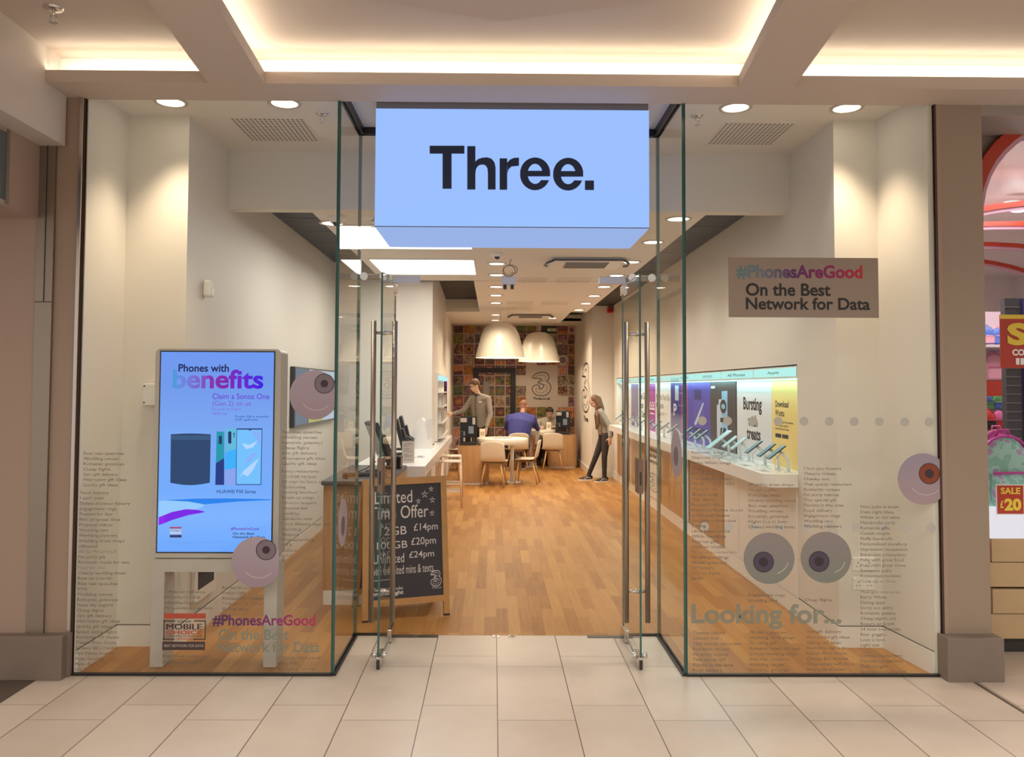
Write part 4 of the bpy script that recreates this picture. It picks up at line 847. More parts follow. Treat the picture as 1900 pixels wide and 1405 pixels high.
m = MB().use(black); m.tube([(-1.2, 1.72, .966), (-1.26, 1.8, .966), (-1.22, 2.0, .967), (-1.12, 2.15, 1.0), (-1.04, 2.2, 1.06)], .004, 6); m.tube([(-1.0, 1.75, .966), (-.95, 1.9, .967), (-1.0, 2.1, .967), (-.97, 2.3, .968)], .004, 6); tag(m.build('till_cable'), 'loops of black cable on the dark till unit', 'cable')
# stools
def stool(x, y, rz, label):
    t = thing('stool', label, 'stool', (x, y, 0), 'white-topped stools at the counter', rz)
    m = MB().use(creamw).box(-.165, .165, -.16, .16, .635, .655, .008); m.box(-.165, -.150, -.16, .16, .60, .645, .004); m.box(.150, .165, -.16, .16, .60, .645, .004); m.build('seat', None, t, world=False)
    for sx in (-1, 1):
        for sy in (-1, 1): MB().use(peach).tube([(sx*.15, sy*.13, .635), (sx*.185, sy*.17, .002)], [.016, .012], 10).build('leg', None, t, world=False)
    m = MB().use(creamw); m.box(-.172, .172, -.155, -.140, .22, .245); m.box(-.172, .172, .140, .155, .22, .245); m.box(-.178, -.163, -.15, .15, .28, .305); m.box(.163, .178, -.15, .15, .28, .305); m.build('footrest', None, t, world=False); return t
s1 = stool(-.66, 6.85, .05, 'white-topped stool with pale wooden legs at the counter, nearer of the two'); dup(s1, (-.69, 7.75, 0), .0, 'white-topped stool with pale wooden legs at the counter, farther of the two')
# ================================================================== shelf niche & screen on the left rear wall
def lw(y): return -.82-.16*(y-5.6)/8.4
t = thing('accessory_rack', 'tall white accessory rack with boxed phone cases on the left rear wall', 'shelf', (-.85, 7.4, 1.0))
ya_, yb_ = 6.3, 8.35
m = MB().use(whitep); m.prism([(lw(ya_), ya_), (lw(ya_)+.04, ya_), (lw(yb_)+.04, yb_), (lw(yb_), yb_)], 'z', .96, 1.90); m.build('back_panel', None, t)
m = MB().use(mat('shelf_grey', (.55, .52, .5), .4))
for z in (1.0, 1.2, 1.42, 1.62): m.prism([(lw(ya_)+.04, ya_), (lw(ya_)+.12, ya_), (lw(yb_)+.12, yb_), (lw(yb_)+.04, yb_)], 'z', z, z+.012)
m.build('shelf', None, t)
MB().use(glow('rack_glow', (.55, .95, .95), .9)).prism([(lw(ya_)+.04, ya_), (lw(ya_)+.10, ya_), (lw(yb_)+.10, yb_), (lw(yb_)+.04, yb_)], 'z', 1.80, 1.86).build('light_strip', None, t)
cb = mat('case_box', (.62, .62, .6), .4); cd_ = mat('case_dark', (.06, .07, .08), .3); cy_ = mat('case_yellow', (.6, .52, .25), .4)
for zi, z in enumerate((1.012, 1.212, 1.432)):
    for j in range(4):
        y = 6.45+.5*j; x = lw(y)+.055; tt = thing('phone_case_box', 'boxed phone case on the %s shelf of the left wall rack, %s from the front' % (('bottom', 'middle', 'top')[zi], ('first', 'second', 'third', 'fourth')[j]), 'box', (x, y, z), 'boxed phone cases on the %s shelf of the rack' % ('bottom', 'middle', 'top')[zi])
        MB().use(cb).box(0, .035, -.05, .05, 0, .16).build('box', None, tt, world=False); MB().use(cd_ if (j+zi) % 3 else cy_).box(.035, .037, -.032, .032, .02, .14).build('picture', None, tt, world=False)
t = thing('wall_screen', 'dark purple wall-mounted screen beside the accessory rack on the left rear wall', 'screen', (-.86, 9, 1.3))
m = MB().use(blackg); m.prism([(lw(8.5), 8.5), (lw(8.5)+.05, 8.5), (lw(9.3)+.05, 9.3), (lw(9.3), 9.3)], 'z', 1.28, 1.88); m.build('housing', None, t)
m = MB().use(glow('purple_display', (.07, .03, .09), .8)); m.prism([(lw(8.5)+.05, 8.52), (lw(8.5)+.052, 8.52), (lw(9.3)+.052, 9.28), (lw(9.3)+.05, 9.28)], 'z', 1.30, 1.86); m.use(glow('purple_top', (.35, .06, .35), .5)); m.prism([(lw(8.5)+.052, 8.52), (lw(8.5)+.054, 8.52), (lw(9.3)+.054, 9.28), (lw(9.3)+.052, 9.28)], 'z', 1.72, 1.84); m.build('display', None, t)

# ================================================================== RIGHT-HAND PHONE DISPLAY WALL
t = thing('display_shelf', 'long white phone shelf with a rounded near corner along the right wall', 'shelf', (2.15, 5.7, .96))
r = .09; pl = [(2.258, 1.24), (2.258, 9.45), (2.0, 9.45)]+[(2.0+.1-.1*math.cos(math.radians(a)), 1.34-.1*math.sin(math.radians(a))) for a in range(0, 91, 10)]
MB().use(whiteg).prism(pl[::-1], 'z', .962, Zs).build('shelf_board', None, t)
MB().use(mat('shelf_seam', (.5, .48, .45), .4)).box(2.002, 2.25, 5.7, 5.703, Zs, Zs+.0006).build('seam', None, t)
MB().use(whiteg).box(2.262, 2.358, 1.26, 10.28, .97, Zs).build('rear_ledge', None, t)
m = MB().use(oakm)
for a, b, mt, nm in ((3.2, 4.6, oakm, 'nearest oak'), (4.9, 6.2, oakm, 'middle oak'), (7.1, 8.6, oakm, 'farther oak'), (8.8, 10.1, oakm, 'farthest oak')):
    tag(MB().use(mt).box(2.247, 2.2595, a, b, .142, .955).build('wall_panel'), 'tall panel under the phone shelf, %s one' % nm, 'wall panel')
for a, b, nm in ((1.262, 2.02, 'nearest white'), (2.03, 2.70, 'second white'), (2.71, 3.19, 'third white')):
    tag(MB().use(whitep).box(2.251, 2.2595, a, b, .142, .955).build('wall_panel'), 'tall panel under the phone shelf, %s one' % nm, 'wall panel')
for a, b, nm in ((4.62, 4.88, 'nearer'), (6.25, 7.05, 'farther')):
    m = MB().use(whitep).box(2.232, 2.246, a, b, .16, .955); m.use(ink)
    text_fit(m, 'Unlimited\ndata for\neveryone', b-.05, .62, a+.05, .86, onX(2.231), off=.02); logo3(m, b-.06, .25, a+.06, .5, onX(2.231), 1.3)
    tag(m.build('poster'), 'white poster with black words and logo under the phone shelf, %s of two' % nm, 'poster')
# sockets on the window bay return
for z, lab in ((.545, 'upper'), (.42, 'lower')):
    t = thing('wall_socket', 'white double wall socket in the right window bay, %s of the two' % lab, 'socket', (2.423, .55, z))
    MB().use(whitep).box(2.35, 2.497, .539, .55, z-.044, z+.044, .003).build('face_plate', None, t); m = MB().use(dark)
    for sx in (-.036, .036): 
        m.box(2.423+sx-.003, 2.423+sx+.003, .5384, .5392, z+.004, z+.014); m.box(2.423+sx-.014, 2.423+sx-.008, .5384, .5392, z-.018, z-.012); m.box(2.423+sx+.008, 2.423+sx+.014, .5384, .5392, z-.018, z-.012)
    m.build('pin_hole', None, t); m = MB().use(whitep); m.box(2.357, 2.368, .533, .540, z+.015, z+.034); m.box(2.478, 2.489, .533, .540, z+.015, z+.034); m.build('switch', None, t)
# lit header boxes
hg = glow('header_glow', (.50, .93, .88), .95)
hy = [1.27, 2.3, 3.32, 4.36, 5.4, 6.41, 7.4, 8.35, 9.3, 10.25]; hn = ['Apple', 'All Phones', 'SAMSUNG', 'SAMSUNG', '', 'Huawei', 'Sony', 'LG', 'Google']; ho = ['nearest', 'second', 'third', 'fourth', 'fifth', 'sixth', 'seventh', 'eighth', 'farthest']
for i in range(9):
    a, b = hy[i]+.012, hy[i+1]-.012; t = thing('header_sign', ('turquoise lit header box reading %s over the phone shelf, %s along' % (hn[i], ho[i])) if hn[i] else 'blank turquoise lit header box over the phone shelf, fifth along', 'sign', (2.3, (a+b)/2, Zh0))
    MB().use(whitep).box(2.264, 2.35, a-.01, b+.01, Zh0, Zh1, .002).build('casing', None, t); m = MB().use(hg); m.box(2.2615, 2.264, a, b, Zh0+.012, Zh1-.01); LF = m.build('lit_face', None, t)
    if hn[i]: m = MB().use(mat('teal_ink', (.03, .12, .13), .5)); c = (a+b)/2; w = .045*len(hn[i])*.62; text_fit(m, hn[i], c+w, Zh0+.03, c-w, Zh1-.032, onX(2.261), off=.012); m.build('brand_lettering', None, LF)
l = area('header_strip_light', (2.315, 5.75, Zh0-.01), .06, 8.9, 26, (.45, .95, 1.0))
MB_ = MB().use(glow('header_tube', (.5, .98, 1), 2.2)); MB_.box(2.32, 2.35, 1.28, 10.2, Zh0-.012, Zh0-.004); tag(MB_.build('shelf_light_tube'), 'thin turquoise light tube running under the header boxes', 'light')
# posters on the back of the niche
def poster(y0, y1, m0, label, draw=None, z0=Zs, z1=Zh0-.012):
    t = thing('display_poster', label, 'poster', (2.355, (y0+y1)/2, z0)); MB().use(m0).box(2.35, 2.358, y0, y1, z0+.001, z1).build('backing', None, t)
    if draw:
        m = MB(); draw(m, y0, y1, z0, z1); m.build('print', None, t)
    return t
X_ = 2.3492
def P_text(m, s, y0, y1, a, b, c, d, z0, z1, mt, off=.02, k=0):   # a..b across (left->right as seen), c..d up
    m.use(mt); text_fit(m, s, y1-(y1-y0)*a, z0+(z1-z0)*c, y1-(y1-y0)*b, z0+(z1-z0)*d, onX(X_-k), off=off, res=4)
def P_rect(m, y0, y1, a, b, c, d, z0, z1, mt, k=0, sk=0):
    m.use(mt); ya, yb = y1-(y1-y0)*a, y1-(y1-y0)*b; za, zc = z0+(z1-z0)*c, z0+(z1-z0)*d; m.quad((X_-k, ya, za), (X_-k, yb, za+sk), (X_-k, yb, zc+sk), (X_-k, ya, zc))
def d1(m, *q):
    P_text(m, 'Download\nWuntu', *q[:2], .12, .70, .58, .76, *q[2:], ink); P_text(m, 'Download your free exclusive\nrewards app today for\nthe Wuntu from Three', *q[:2], .12, .88, .42, .53, *q[2:], ink, 0)
    P_rect(m, *q[:2], .12, .38, .33, .375, *q[2:], ink); P_rect(m, *q[:2], .42, .68, .33, .375, *q[2:], ink)
yel = mat('poster_yellow', (.82, .60, .20), .5); whp = mat('poster_white', (.70, .68, .68), .5); gry = mat('poster_dark', (.055, .045, .045), .4); pur = mat('poster_purple', (.075, .055, .36), .4); blu = mat('poster_navy', (.045, .05, .26), .4); pk = mat('poster_magenta', (.33, .05, .28), .4)
sil = mat('poster_silver', (.55, .60, .66), .35); sky = mat('poster_sky', (.25, .50, .70), .4); wht = mat('poster_bright', (.85, .84, .84), .5)
poster(1.52-.26, 2.08, yel, 'yellow poster reading Download Wuntu at the near end of the phone wall', lambda m, y0, y1, z0, z1: d1(m, 1.52, 2.06, z0, z1))
poster(2.083, 3.07, whp, 'white poster reading Bursting with treats on the phone wall', lambda m, *q: (P_text(m, 'Bursting', *q[:2], .2, .74, .57, .79, *q[2:], ink, .03), P_text(m, 'with', *q[:2], .34, .62, .41, .56, *q[2:], ink, .03), P_text(m, 'treats', *q[:2], .30, .70, .24, .38, *q[2:], ink, .03)))
def d3(m, *q):
    for i, (a, c, d) in enumerate(((.28, .17, .66), (.36, .22, .74), (.48, .24, .86))): P_rect(m, *q[:2], a, a+.22, c, d, *q[2:], sil if i < 2 else sky, .0004*i, .006); 
    m.use(gry); a = (q[0], q[1]); y0, y1 = a
    me = MB().use(mat('poster_black', (.02, .02, .025), .4)); P_text(m, 'S10', *q[:2], .0, 1, 0, 1, *q[2:], mat('poster_black', (0, 0, 0)), .03, .3) if False else None
    # the model number runs up the poster
    mesh = text_mesh('S10', .03, 1, 5); xs = [v.co.x for v in mesh.vertices]; ys = [v.co.y for v in mesh.vertices]; m.use(mat('poster_black', (.02, .02, .025), .4))
    yl, yr = y1-(y1-y0)*.42, y1-(y1-y0)*.66; zl, zh = q[2]+(q[3]-q[2])*.16, q[2]+(q[3]-q[2])*.74
    m.add([(X_-.002, yl+(yr-yl)*(1-(v.co.y-min(ys))/(max(ys)-min(ys))), zl+(zh-zl)*(v.co.x-min(xs))/(max(xs)-min(xs))) for v in mesh.vertices], [list(p.vertices) for p in mesh.polygons], False)
    P_rect(m, *q[:2], .04, .20, .90, .935, *q[2:], wht)
poster(3.11, 4.06, gry, 'dark grey poster with three upright phones and S10 on the phone wall', d3)
def d4(m, *q):
    P_rect(m, *q[:2], .32, .62, .72, .88, *q[2:], mat('poster_indigo', (.03, .025, .12), .4)); P_rect(m, *q[:2], .28, .72, .2, .7, *q[2:], mat('poster_violet', (.10, .08, .42), .4)); m.use(sil)
    y0, y1, z0, z1 = q; Y = lambda a: y1-(y1-y0)*a; Z = lambda c: z0+(z1-z0)*c; m.quad((X_-.001, Y(.30), Z(.30)), (X_-.001, Y(.40), Z(.30)), (X_-.001, Y(.76), Z(.68)), (X_-.001, Y(.68), Z(.66))); P_rect(m, *q[:2], .25, .75, .1, .26, *q[2:], mat('poster_indigo', (0, 0, 0)), .0015)
poster(4.063, 5.09, pur, 'purple poster with a slim stylus picture on the phone wall', d4)
poster(5.093, 5.46, pk, 'narrow magenta poster behind the right glass fin', None)
poster(5.463, 6.06, blu, 'navy poster with large white letters behind the right glass fin', lambda m, *q: (P_text(m, 'P', *q[:2], .3, .6, .40, .62, *q[2:], wht, .02), P_rect(m, *q[:2], .45, .8, .68, .95, *q[2:], sil)))
poster(6.063, 7.09, whp, 'white poster reading Pay As You Go Rewards on the phone wall', lambda m, *q: (P_text(m, 'Pay As You Go\nRewards', *q[:2], .06, .95, .50, .78, *q[2:], ink, .012), P_text(m, 'free gifts and savings for you\nto use every month', *q[:2], .1, .8, .36, .42, *q[2:], ink, 0)))
poster(7.093, 7.59, pk, 'magenta poster with white figures on the phone wall', lambda m, *q: (P_text(m, '£££', *q[:2], .1, .9, .45, .62, *q[2:], wht, .01), P_rect(m, *q[:2], .2, .8, .36, .38, *q[2:], wht)))
poster(7.593, 8.5, whp, 'white poster reading Go Data on the far part of the phone wall', lambda m, *q: P_text(m, 'Feel Good\nApps\nto Data', *q[:2], .1, .9, .25, .8, *q[2:], ink, .02))
poster(8.503, 9.2, blu, 'navy poster at the far part of the phone wall', None); poster(9.203, 10.25, whp, 'pale plain poster at the far end of the phone wall', None)
# phones on stands
def phone(x, y, s, label, body, scrm, grp='display phones on the shelf'):
    t = thing('display_phone', label, 'phone', (x, y, Zs), grp)
    M = Matrix.Translation((-.03, 0, .155)) @ Matrix.Rotation(math.radians(-38), 4, 'Y')
    q = MB(); q.box(-.082*s, .082*s, -.040*s, .040*s, -.0045, .0045, .002); m = MB().use(body); m.add([M @ Vector(v) for v in q.v], q.f, False); m.build('case', None, t, world=False)
    q = MB(); q.box(-.078*s, .078*s, -.036*s, .036*s, .005, .0062); m = MB().use(scrm); m.add([M @ Vector(v) for v in q.v], q.f, False); m.build('screen', None, t, world=False)
    m = MB().use(mat('acrylic_white', (.72, .75, .76), .15)); m.tube([(.066, 0, 0), (.066, 0, .075), (.058, 0, .105), (.03, 0, .135), (.0, 0, .158)], .0125, 10); m.cyl((.066, 0, 0), (.066, 0, .006), .03, 16); m.build('stand', None, t, world=False)
    m = MB().use(mat('phone_cable', (.5, .5, .5), .4)); m.tube([(-.0, 0, .14), (-.035, .02, .09), (-.02, .035, .02), (.02, .045, .004)], .0025, 5); m.build('security_cable', None, t, world=False); return t
sg1 = mat('phone_screen_glass', (.05, .08, .09), .08, 0, (.30, .48, .50), .55); sg2 = mat('phone_screen_light', (.2, .3, .3), .08, 0, (.45, .70, .72), .6)
ph = phone(2.17, 1.38, 1, 'dark display phone on a white stand, nearest of the right shelf row', black, sg1)
ordn = ['nearest', 'second', 'third', 'fourth', 'fifth', 'sixth', 'seventh', 'eighth', 'ninth', 'tenth', 'eleventh', 'twelfth', 'thirteenth', 'fourteenth', 'fifteenth', 'sixteenth', 'seventeenth', 'eighteenth']
ph2 = None; ysn = [1.60, 1.92, 2.34, 2.60, 2.90, 3.62, 3.90, 4.28, 5.0, 5.5, 5.95, 6.45, 7.0, 7.6, 8.1, 8.65, 9.2]
for i, y in enumerate(ysn):
    lab = 'dark display phone on a white stand, %s of the row along the right shelf' % ordn[i+1]
    if i == 3: lab = 'pale display phone on a white stand, fifth of the row along the right shelf'
    if i == 2: ph2 = phone(2.17, y, 1.0, 'pale display phone on a white stand, fourth of the row along the right shelf', mat('phone_silver', (.55, .57, .58), .25, .6), sg2); continue
    if i == 4: phone(2.15, y, 1.7, 'pale tablet on a white stand between the phones on the right shelf', mat('phone_silver', (0, 0, 0)), sg2); continue
    dup(ph2 if i == 3 else ph, (2.17, y, Zs), label=lab)
for i, y in enumerate((1.5, 1.95, 2.45, 3.1, 3.75, 4.5)):
    m = MB().use(mat('clear_card', (.60, .60, .55), .2)).box(2.045, 2.105, y-.07, y+.07, Zs, Zs+.003); m.use(mat('print_grey', (0, 0, 0))).box(2.06, 2.09, y-.055, y+.02, Zs+.003, Zs+.0035)
    tag(m.build('price_card'), 'small flat price card lying on the phone shelf, %s from the near end' % ordn[i].replace('nearest', 'first'), 'price card', 'price cards on the phone shelf')
# big outlined logo on the side wall beyond, red alarm
m = MB().use(ink); logo3(m, 12.4, 1.21, 11.05, 2.2, onX(1.848), 1.3); text_fit(m, 'Three', 12.1, 1.02, 11.3, 1.13, onX(1.848), off=.03); tag(m.build('wall_logo'), 'large black outlined 3 logo on the white side wall behind the bending woman', 'wall sign')
t = thing('fire_alarm', 'small red fire alarm sounder high on the wall corner at the right rear', 'alarm', tuple(at(1131, 576, 10.69)))
p = at(1131, 576, 10.69); MB().use(mat('alarm_red', (.55, .02, .02), .4)).box(p.x-.055, p.x+.055, 10.62, 10.699, p.z-.055, p.z+.055, .015).build('sounder', None, t); MB().use(mat('alarm_red', (0, 0, 0))).ell((p.x, 10.61, p.z-.03), .04, .04, .03, 12).build('beacon', None, t)

# ================================================================== BACK WALL: PHOTO MURAL
BY = 13.985
def pic_mats():
    rnd = random.Random(11); out = []
    pal = [((.42, .16, .05), (.06, .02, .015)), ((.55, .33, .12), (.10, .03, .02)), ((.08, .02, .02), (.42, .25, .18)), ((.50, .08, .04), (.60, .35, .15)), ((.20, .22, .06), (.05, .035, .02)), ((.10, .03, .04), (.45, .14, .14)), ((.30, .18, .16), (.10, .05, .06)), ((.60, .45, .30), (.20, .07, .04)), ((.05, .02, .02), (.18, .06, .04)), ((.22, .24, .20), (.07, .07, .06)), ((.50, .22, .22), (.65, .45, .42)), ((.60, .28, .04), (.30, .06, .02)), ((.09, .05, .08), (.32, .24, .24)), ((.45, .36, .22), (.08, .03, .02)), ((.35, .30, .05), (.08, .05, .02)), ((.06, .03, .05), (.5, .2, .25))]
    for i, (a, b) in enumerate(pal):
        m = mat('mural_picture_%s' % 'abcdefghijklmnop'[i], a, .5); N, L, bb = nodes(m); v, s = objco(N, L)
        if i % 8 == 1:
            n = N.new('ShaderNodeTexVoronoi'); n.inputs['Scale'].default_value = 14+3*i; L.new(v, n.inputs['Vector']); f = n.outputs['Distance']; st = [(.05, a), (.6, b)]
        elif i == 3:
            n = N.new('ShaderNodeTexWave'); n.inputs['Scale'].default_value = 4+i*.4; n.inputs['Distortion'].default_value = 8; L.new(v, n.inputs['Vector']); f = n.outputs['Fac']; st = [(.1, a), (.8, b)]
        else: f = noise(N, L, v, 7+.9*i, 3, .6)[0]; st = [(.38, tuple(q*.8 for q in a)), (.52, tuple((p+q)*.4 for p, q in zip(a, b))), (.64, tuple(q*.8 for q in b))]
        L.new(ramp(N, L, f, st), bb.inputs['Base Color']); out.append(m)
    return out
PM = pic_mats(); mw = mat('mural_white', (.60, .52, .45), .5)
mb = MB().use(mat('mural_border', (.50, .40, .34), .5)).box(-.97, 1.85, BY-.004, BY+.01, .02, at(950, 603, BY).z)
cols = [821.3+19.37*i for i in range(14)]; rows = [584.9, 604.3, 619.6, 638.7, 658.6, 677.6, 696.8, 716, 735.2, 754.9, 773.9, 793.3, 812.7, 832, 851.4]
white = {(8, 5), (9, 5), (10, 5), (8, 6), (9, 6), (10, 6), (8, 7), (9, 7), (10, 7), (8, 8), (9, 8), (10, 8), (7, 6), (11, 8), (10, 9), (8, 4)}
rn = random.Random(5); feat = MB()
def px_(x): return at(x, 700, BY).x
def pz_(y): return at(950, y, BY).z
for i in range(13):
    for j in range(1, 14):
        x0, x1 = px_(cols[i]), px_(cols[i+1]); z1, z0 = pz_(rows[j]), pz_(rows[j+1]); x0 = max(x0, -.965); x1 = min(x1, 1.845)
        if x1-x0 < .03: continue
        g = rn.choice((.004, .010, .012)); Y = BY-.006
        if (i, j) in white: mb.use(mw).quad((x0, Y-.001, z0), (x1, Y-.001, z0), (x1, Y-.001, z1), (x0, Y-.001, z1)); continue
        k = rn.randrange(16); mb.use(PM[k]).quad((x0+g, Y, z0+g), (x1-g, Y, z0+g), (x1-g, Y, z1-g), (x0+g, Y, z1-g))
        cx, cz, w = (x0+x1)/2, (z0+z1)/2, min(x1-x0, z1-z0); q = rn.random(); k2 = PM[(k+5+rn.randrange(5)) % 16]
        if q < .35: mb.use(k2).disc((cx+rn.uniform(-.02, .02), Y-.0008, cz), w*rn.uniform(.2, .36), 14, 'y')
        elif q < .6: mb.use(k2).quad((x0+g, Y-.0008, z0+g), (x1-g, Y-.0008, z0+g), (x1-g, Y-.0008, z0+w*rn.uniform(.3, .5)), (x0+g, Y-.0008, z0+w*rn.uniform(.2, .5)))
        elif q < .72: mb.use(k2).disc((cx, Y-.0008, cz), w*.36, 14, 'y'); mb.use(PM[(k+3) % 16]).disc((cx, Y-.0012, cz), w*.2, 12, 'y')
# target, dark "BOX" picture
x, z = px_(1044), pz_(668)
for r_, mt in ((.10, wht), (.08, mat('tgt_grey', (.06, .07, .09), .5)), (.058, mat('tgt_blue', (.15, .25, .32), .5)), (.035, mat('tgt_red', (.5, .06, .03), .5))): mb.use(mt).disc((x, BY-.008-.0008*(.1-r_)*40, z), r_, 20, 'y')
mb.use(mat('mural_black_green', (.03, .045, .025), .5)).quad((px_(1004), BY-.009, pz_(619)), (px_(1034), BY-.009, pz_(619)), (px_(1034), BY-.009, pz_(604)), (px_(1004), BY-.009, pz_(604)))
mb.use(mat('box_letter', (.72, .75, .50), .5)); a = at(1016, 615, BY); b = at(1033.5, 609.5, BY); text_fit(mb, 'BOX', a.x, a.z, b.x, b.z, onY(BY-.0095), off=.06)
tag(mb.build('photo_mural'), 'back wall mural made of a grid of small square colour photographs', 'mural')
t = thing('wall_logo', 'black outlined 3 logo with Three.co.uk on the white area of the back mural', 'wall sign', tuple(at(1005, 740, BY-.01)))
m = MB().use(ink); a = at(987.5, 734.5, BY); b = at(1022, 691, BY); logo3(m, a.x, a.z, b.x, b.z, onY(BY-.0085), 1.15); m.build('logo', None, t)
m = MB().use(ink); a = at(989, 742, BY); b = at(1021, 737, BY); text_fit(m, 'Three.co.uk', a.x, a.z, b.x, b.z, onY(BY-.0085), off=.03); m.build('web_address', None, t)
# door in the mural
r = bpy.data.objects.new('door_3', None); COL.objects.link(r); a = at(878, 683, BY-.02); b = at(957, 683, BY-.02); r.location = ((a.x+b.x)/2, BY, 0); struct(r)
m = MB().use(mat('door_frame_black', (.012, .009, .016), .4)).box(a.x, a.x+.12, BY-.04, BY-.01, .0, a.z); m.box(b.x-.12, b.x, BY-.04, BY-.01, 0, a.z); m.box(a.x+.12, b.x-.12, BY-.04, BY-.01, a.z-.11, a.z); m.build('frame', None, r)
p = at(902, 720, BY-.02); m = MB().use(mat('door_glazing', (.30, .28, .27), .2)).box(p.x-.07, p.x+.07, BY-.03, BY-.02, 1.0, p.z+.15); m.build('vision_panel', None, r)
# ================================================================== DESKS, ROUND TABLES
def desk(x0, x1, y0, y1, h, label, rr=.14):
    t = thing('oak_pedestal', label, 'desk', ((x0+x1)/2, (y0+y1)/2, 0)); n = 8
    def out(o):
        P = []
        for cx, cy, a in ((x1-rr, y1-rr, 0), (x0+rr, y1-rr, 90), (x0+rr, y0+rr, 180), (x1-rr, y0+rr, 270)):
            for i in range(n+1): b = math.radians(a+90*i/n); P.append((cx+(rr+o)*math.cos(b), cy+(rr+o)*math.sin(b)))
        return P
    m = MB(); m.smooth = False; m.use(oakm).prism(out(0), 'z', .045, h); m.build('body', None, t); MB().use(skirt).prism(out(-.02), 'z', .002, .045).build('plinth', None, t); MB().use(mat('desk_top', (.30, .20, .12), .4)).prism(out(.002), 'z', h, h+.006).build('top', None, t); return t
desk(-.655, -.10, 9.45, 10.15, .68, 'oak pedestal with rounded corners under the round table nearer the door')
desk(1.15, 1.755, 12.45, 13.1, .70, 'oak pedestal with rounded corners beside the rear round table at the right wall')
def round_table(x, y, r, h, px, py, label):
    t = thing('round_table', label, 'table', (x, y, 0))
    MB().use(creamw).lathe([(.001, h), (r-.006, h), (r, h-.006), (r, h-.095), (r-.006, h-.1), (.001, h-.1)], n=56).build('tabletop', None, t, world=False)
    MB().use(whitep).cyl((px, py, .012), (px, py, h-.1), .035, 20).build('pedestal', None, t, world=False); MB().use(whitep).cyl((px, py, .001), (px, py, .012), .16, 28).build('foot', None, t, world=False); return t
round_table(.13, 9.78, .455, .80, .18, .05, 'round white table with a thick edge, nearer of the two at the back'); round_table(.90, 12.75, .42, .80, -.12, 0, 'round white table with a thick edge in front of the seated staff member')
def cardstand(x, y, z, label):
    t = thing('table_card', label, 'sign', (x, y, z)); MB().use(mat('card_cream', (.72, .64, .50), .5)).prism([(-.03, 0), (.03, 0), (.002, .17), (-.002, .17)], 'x', -.05, .05).build('card', None, t, world=False); m = MB().use(mat('card_print', (.45, .35, .25), .5)); m.quad((-.035, -.0225, .05), (.035, -.0225, .05), (.035, -.0105, .12), (-.035, -.0105, .12)); m.build('printed_panel', None, t, world=False)
cardstand(-.225, 9.62, .80, 'folded cream card standing on the nearer round table'); cardstand(1.15, 12.55, .80, 'folded cream card standing on the rear round table')
m = MB().use(mat('tablet_grey', (.45, .40, .34), .4)).box(-.02, .30, 9.6, 9.82, .80, .808, .002); tag(m.build('tablet'), 'flat pale tablet lying on the nearer round table', 'tablet')
m = MB().use(mat('paper_white', (.7, .68, .64), .6)).box(.74, .95, 12.6, 12.85, .80, .803); tag(m.build('paper_sheet'), 'white sheet of paper on the rear table before the blue-shirted man', 'paper')
def till(x, y, z, rz, label):
    t = thing('desk_till', label, 'till', (x, y, z), rz=rz)
    m = MB().use(black); m.box(-.14, .14, -.14, .14, 0, .05, .006); m.build('base', None, t, world=False)
    m = MB().use(blackg); m.box(-.15, .15, -.05, .02, .13, .50, .008); MO = m.build('monitor', None, t, world=False)
    m = MB().use(black); m.box(-.05, .05, .02, .1, .05, .34, .01); m.box(.10, .15, -.02, .12, .05, .42, .006); m.box(-.15, -.09, -.1, -.02, .05, .25, .01); m.build('stand', None, t, world=False)
    m = MB().use(mat('label_grey', (.42, .40, .40), .4)); m.box(-.14, -.03, -.0535, -.0505, .40, .475); m.box(.07, .12, -.0535, -.0505, .36, .48); m.use(mat('till_painted_glint', (.18, .23, .30), .3)); m.box(0, .09, -.054, -.0505, .20, .33); m.box(-.1, -.06, -.054, -.0505, .16, .24); m.build('label', None, MO, world=False)  # blue-grey patches paint glints onto the monitor, beside the paper labels
    m = MB().use(black); m.tube([(-.1, -.1, .05), (-.16, -.13, .12), (-.2, -.1, .08), (-.19, -.05, 0.01)], .006, 6); m.build('cable', None, t, world=False)
till(-.475, 9.62, .687, .1, 'black till with paper labels on the nearer oak pedestal'); till(1.47, 12.7, .707, -.12, 'black till with paper labels on the rear oak pedestal')
t = thing('hand_sanitiser', 'small grey bottle cluster at the left of the nearer till', 'bottle', (-.615, 9.6, .687)); MB().use(mat('bottle_grey', (.25, .22, .2), .3)).lathe([(.001, 0), (.028, 0), (.028, .09), (.012, .11), (.012, .13), (.001, .13)], n=16).build('bottle', None, t, world=False); MB().use(whitep).cyl((0, 0, .13), (0, 0, .15), .014, 10).build('cap', None, t, world=False)
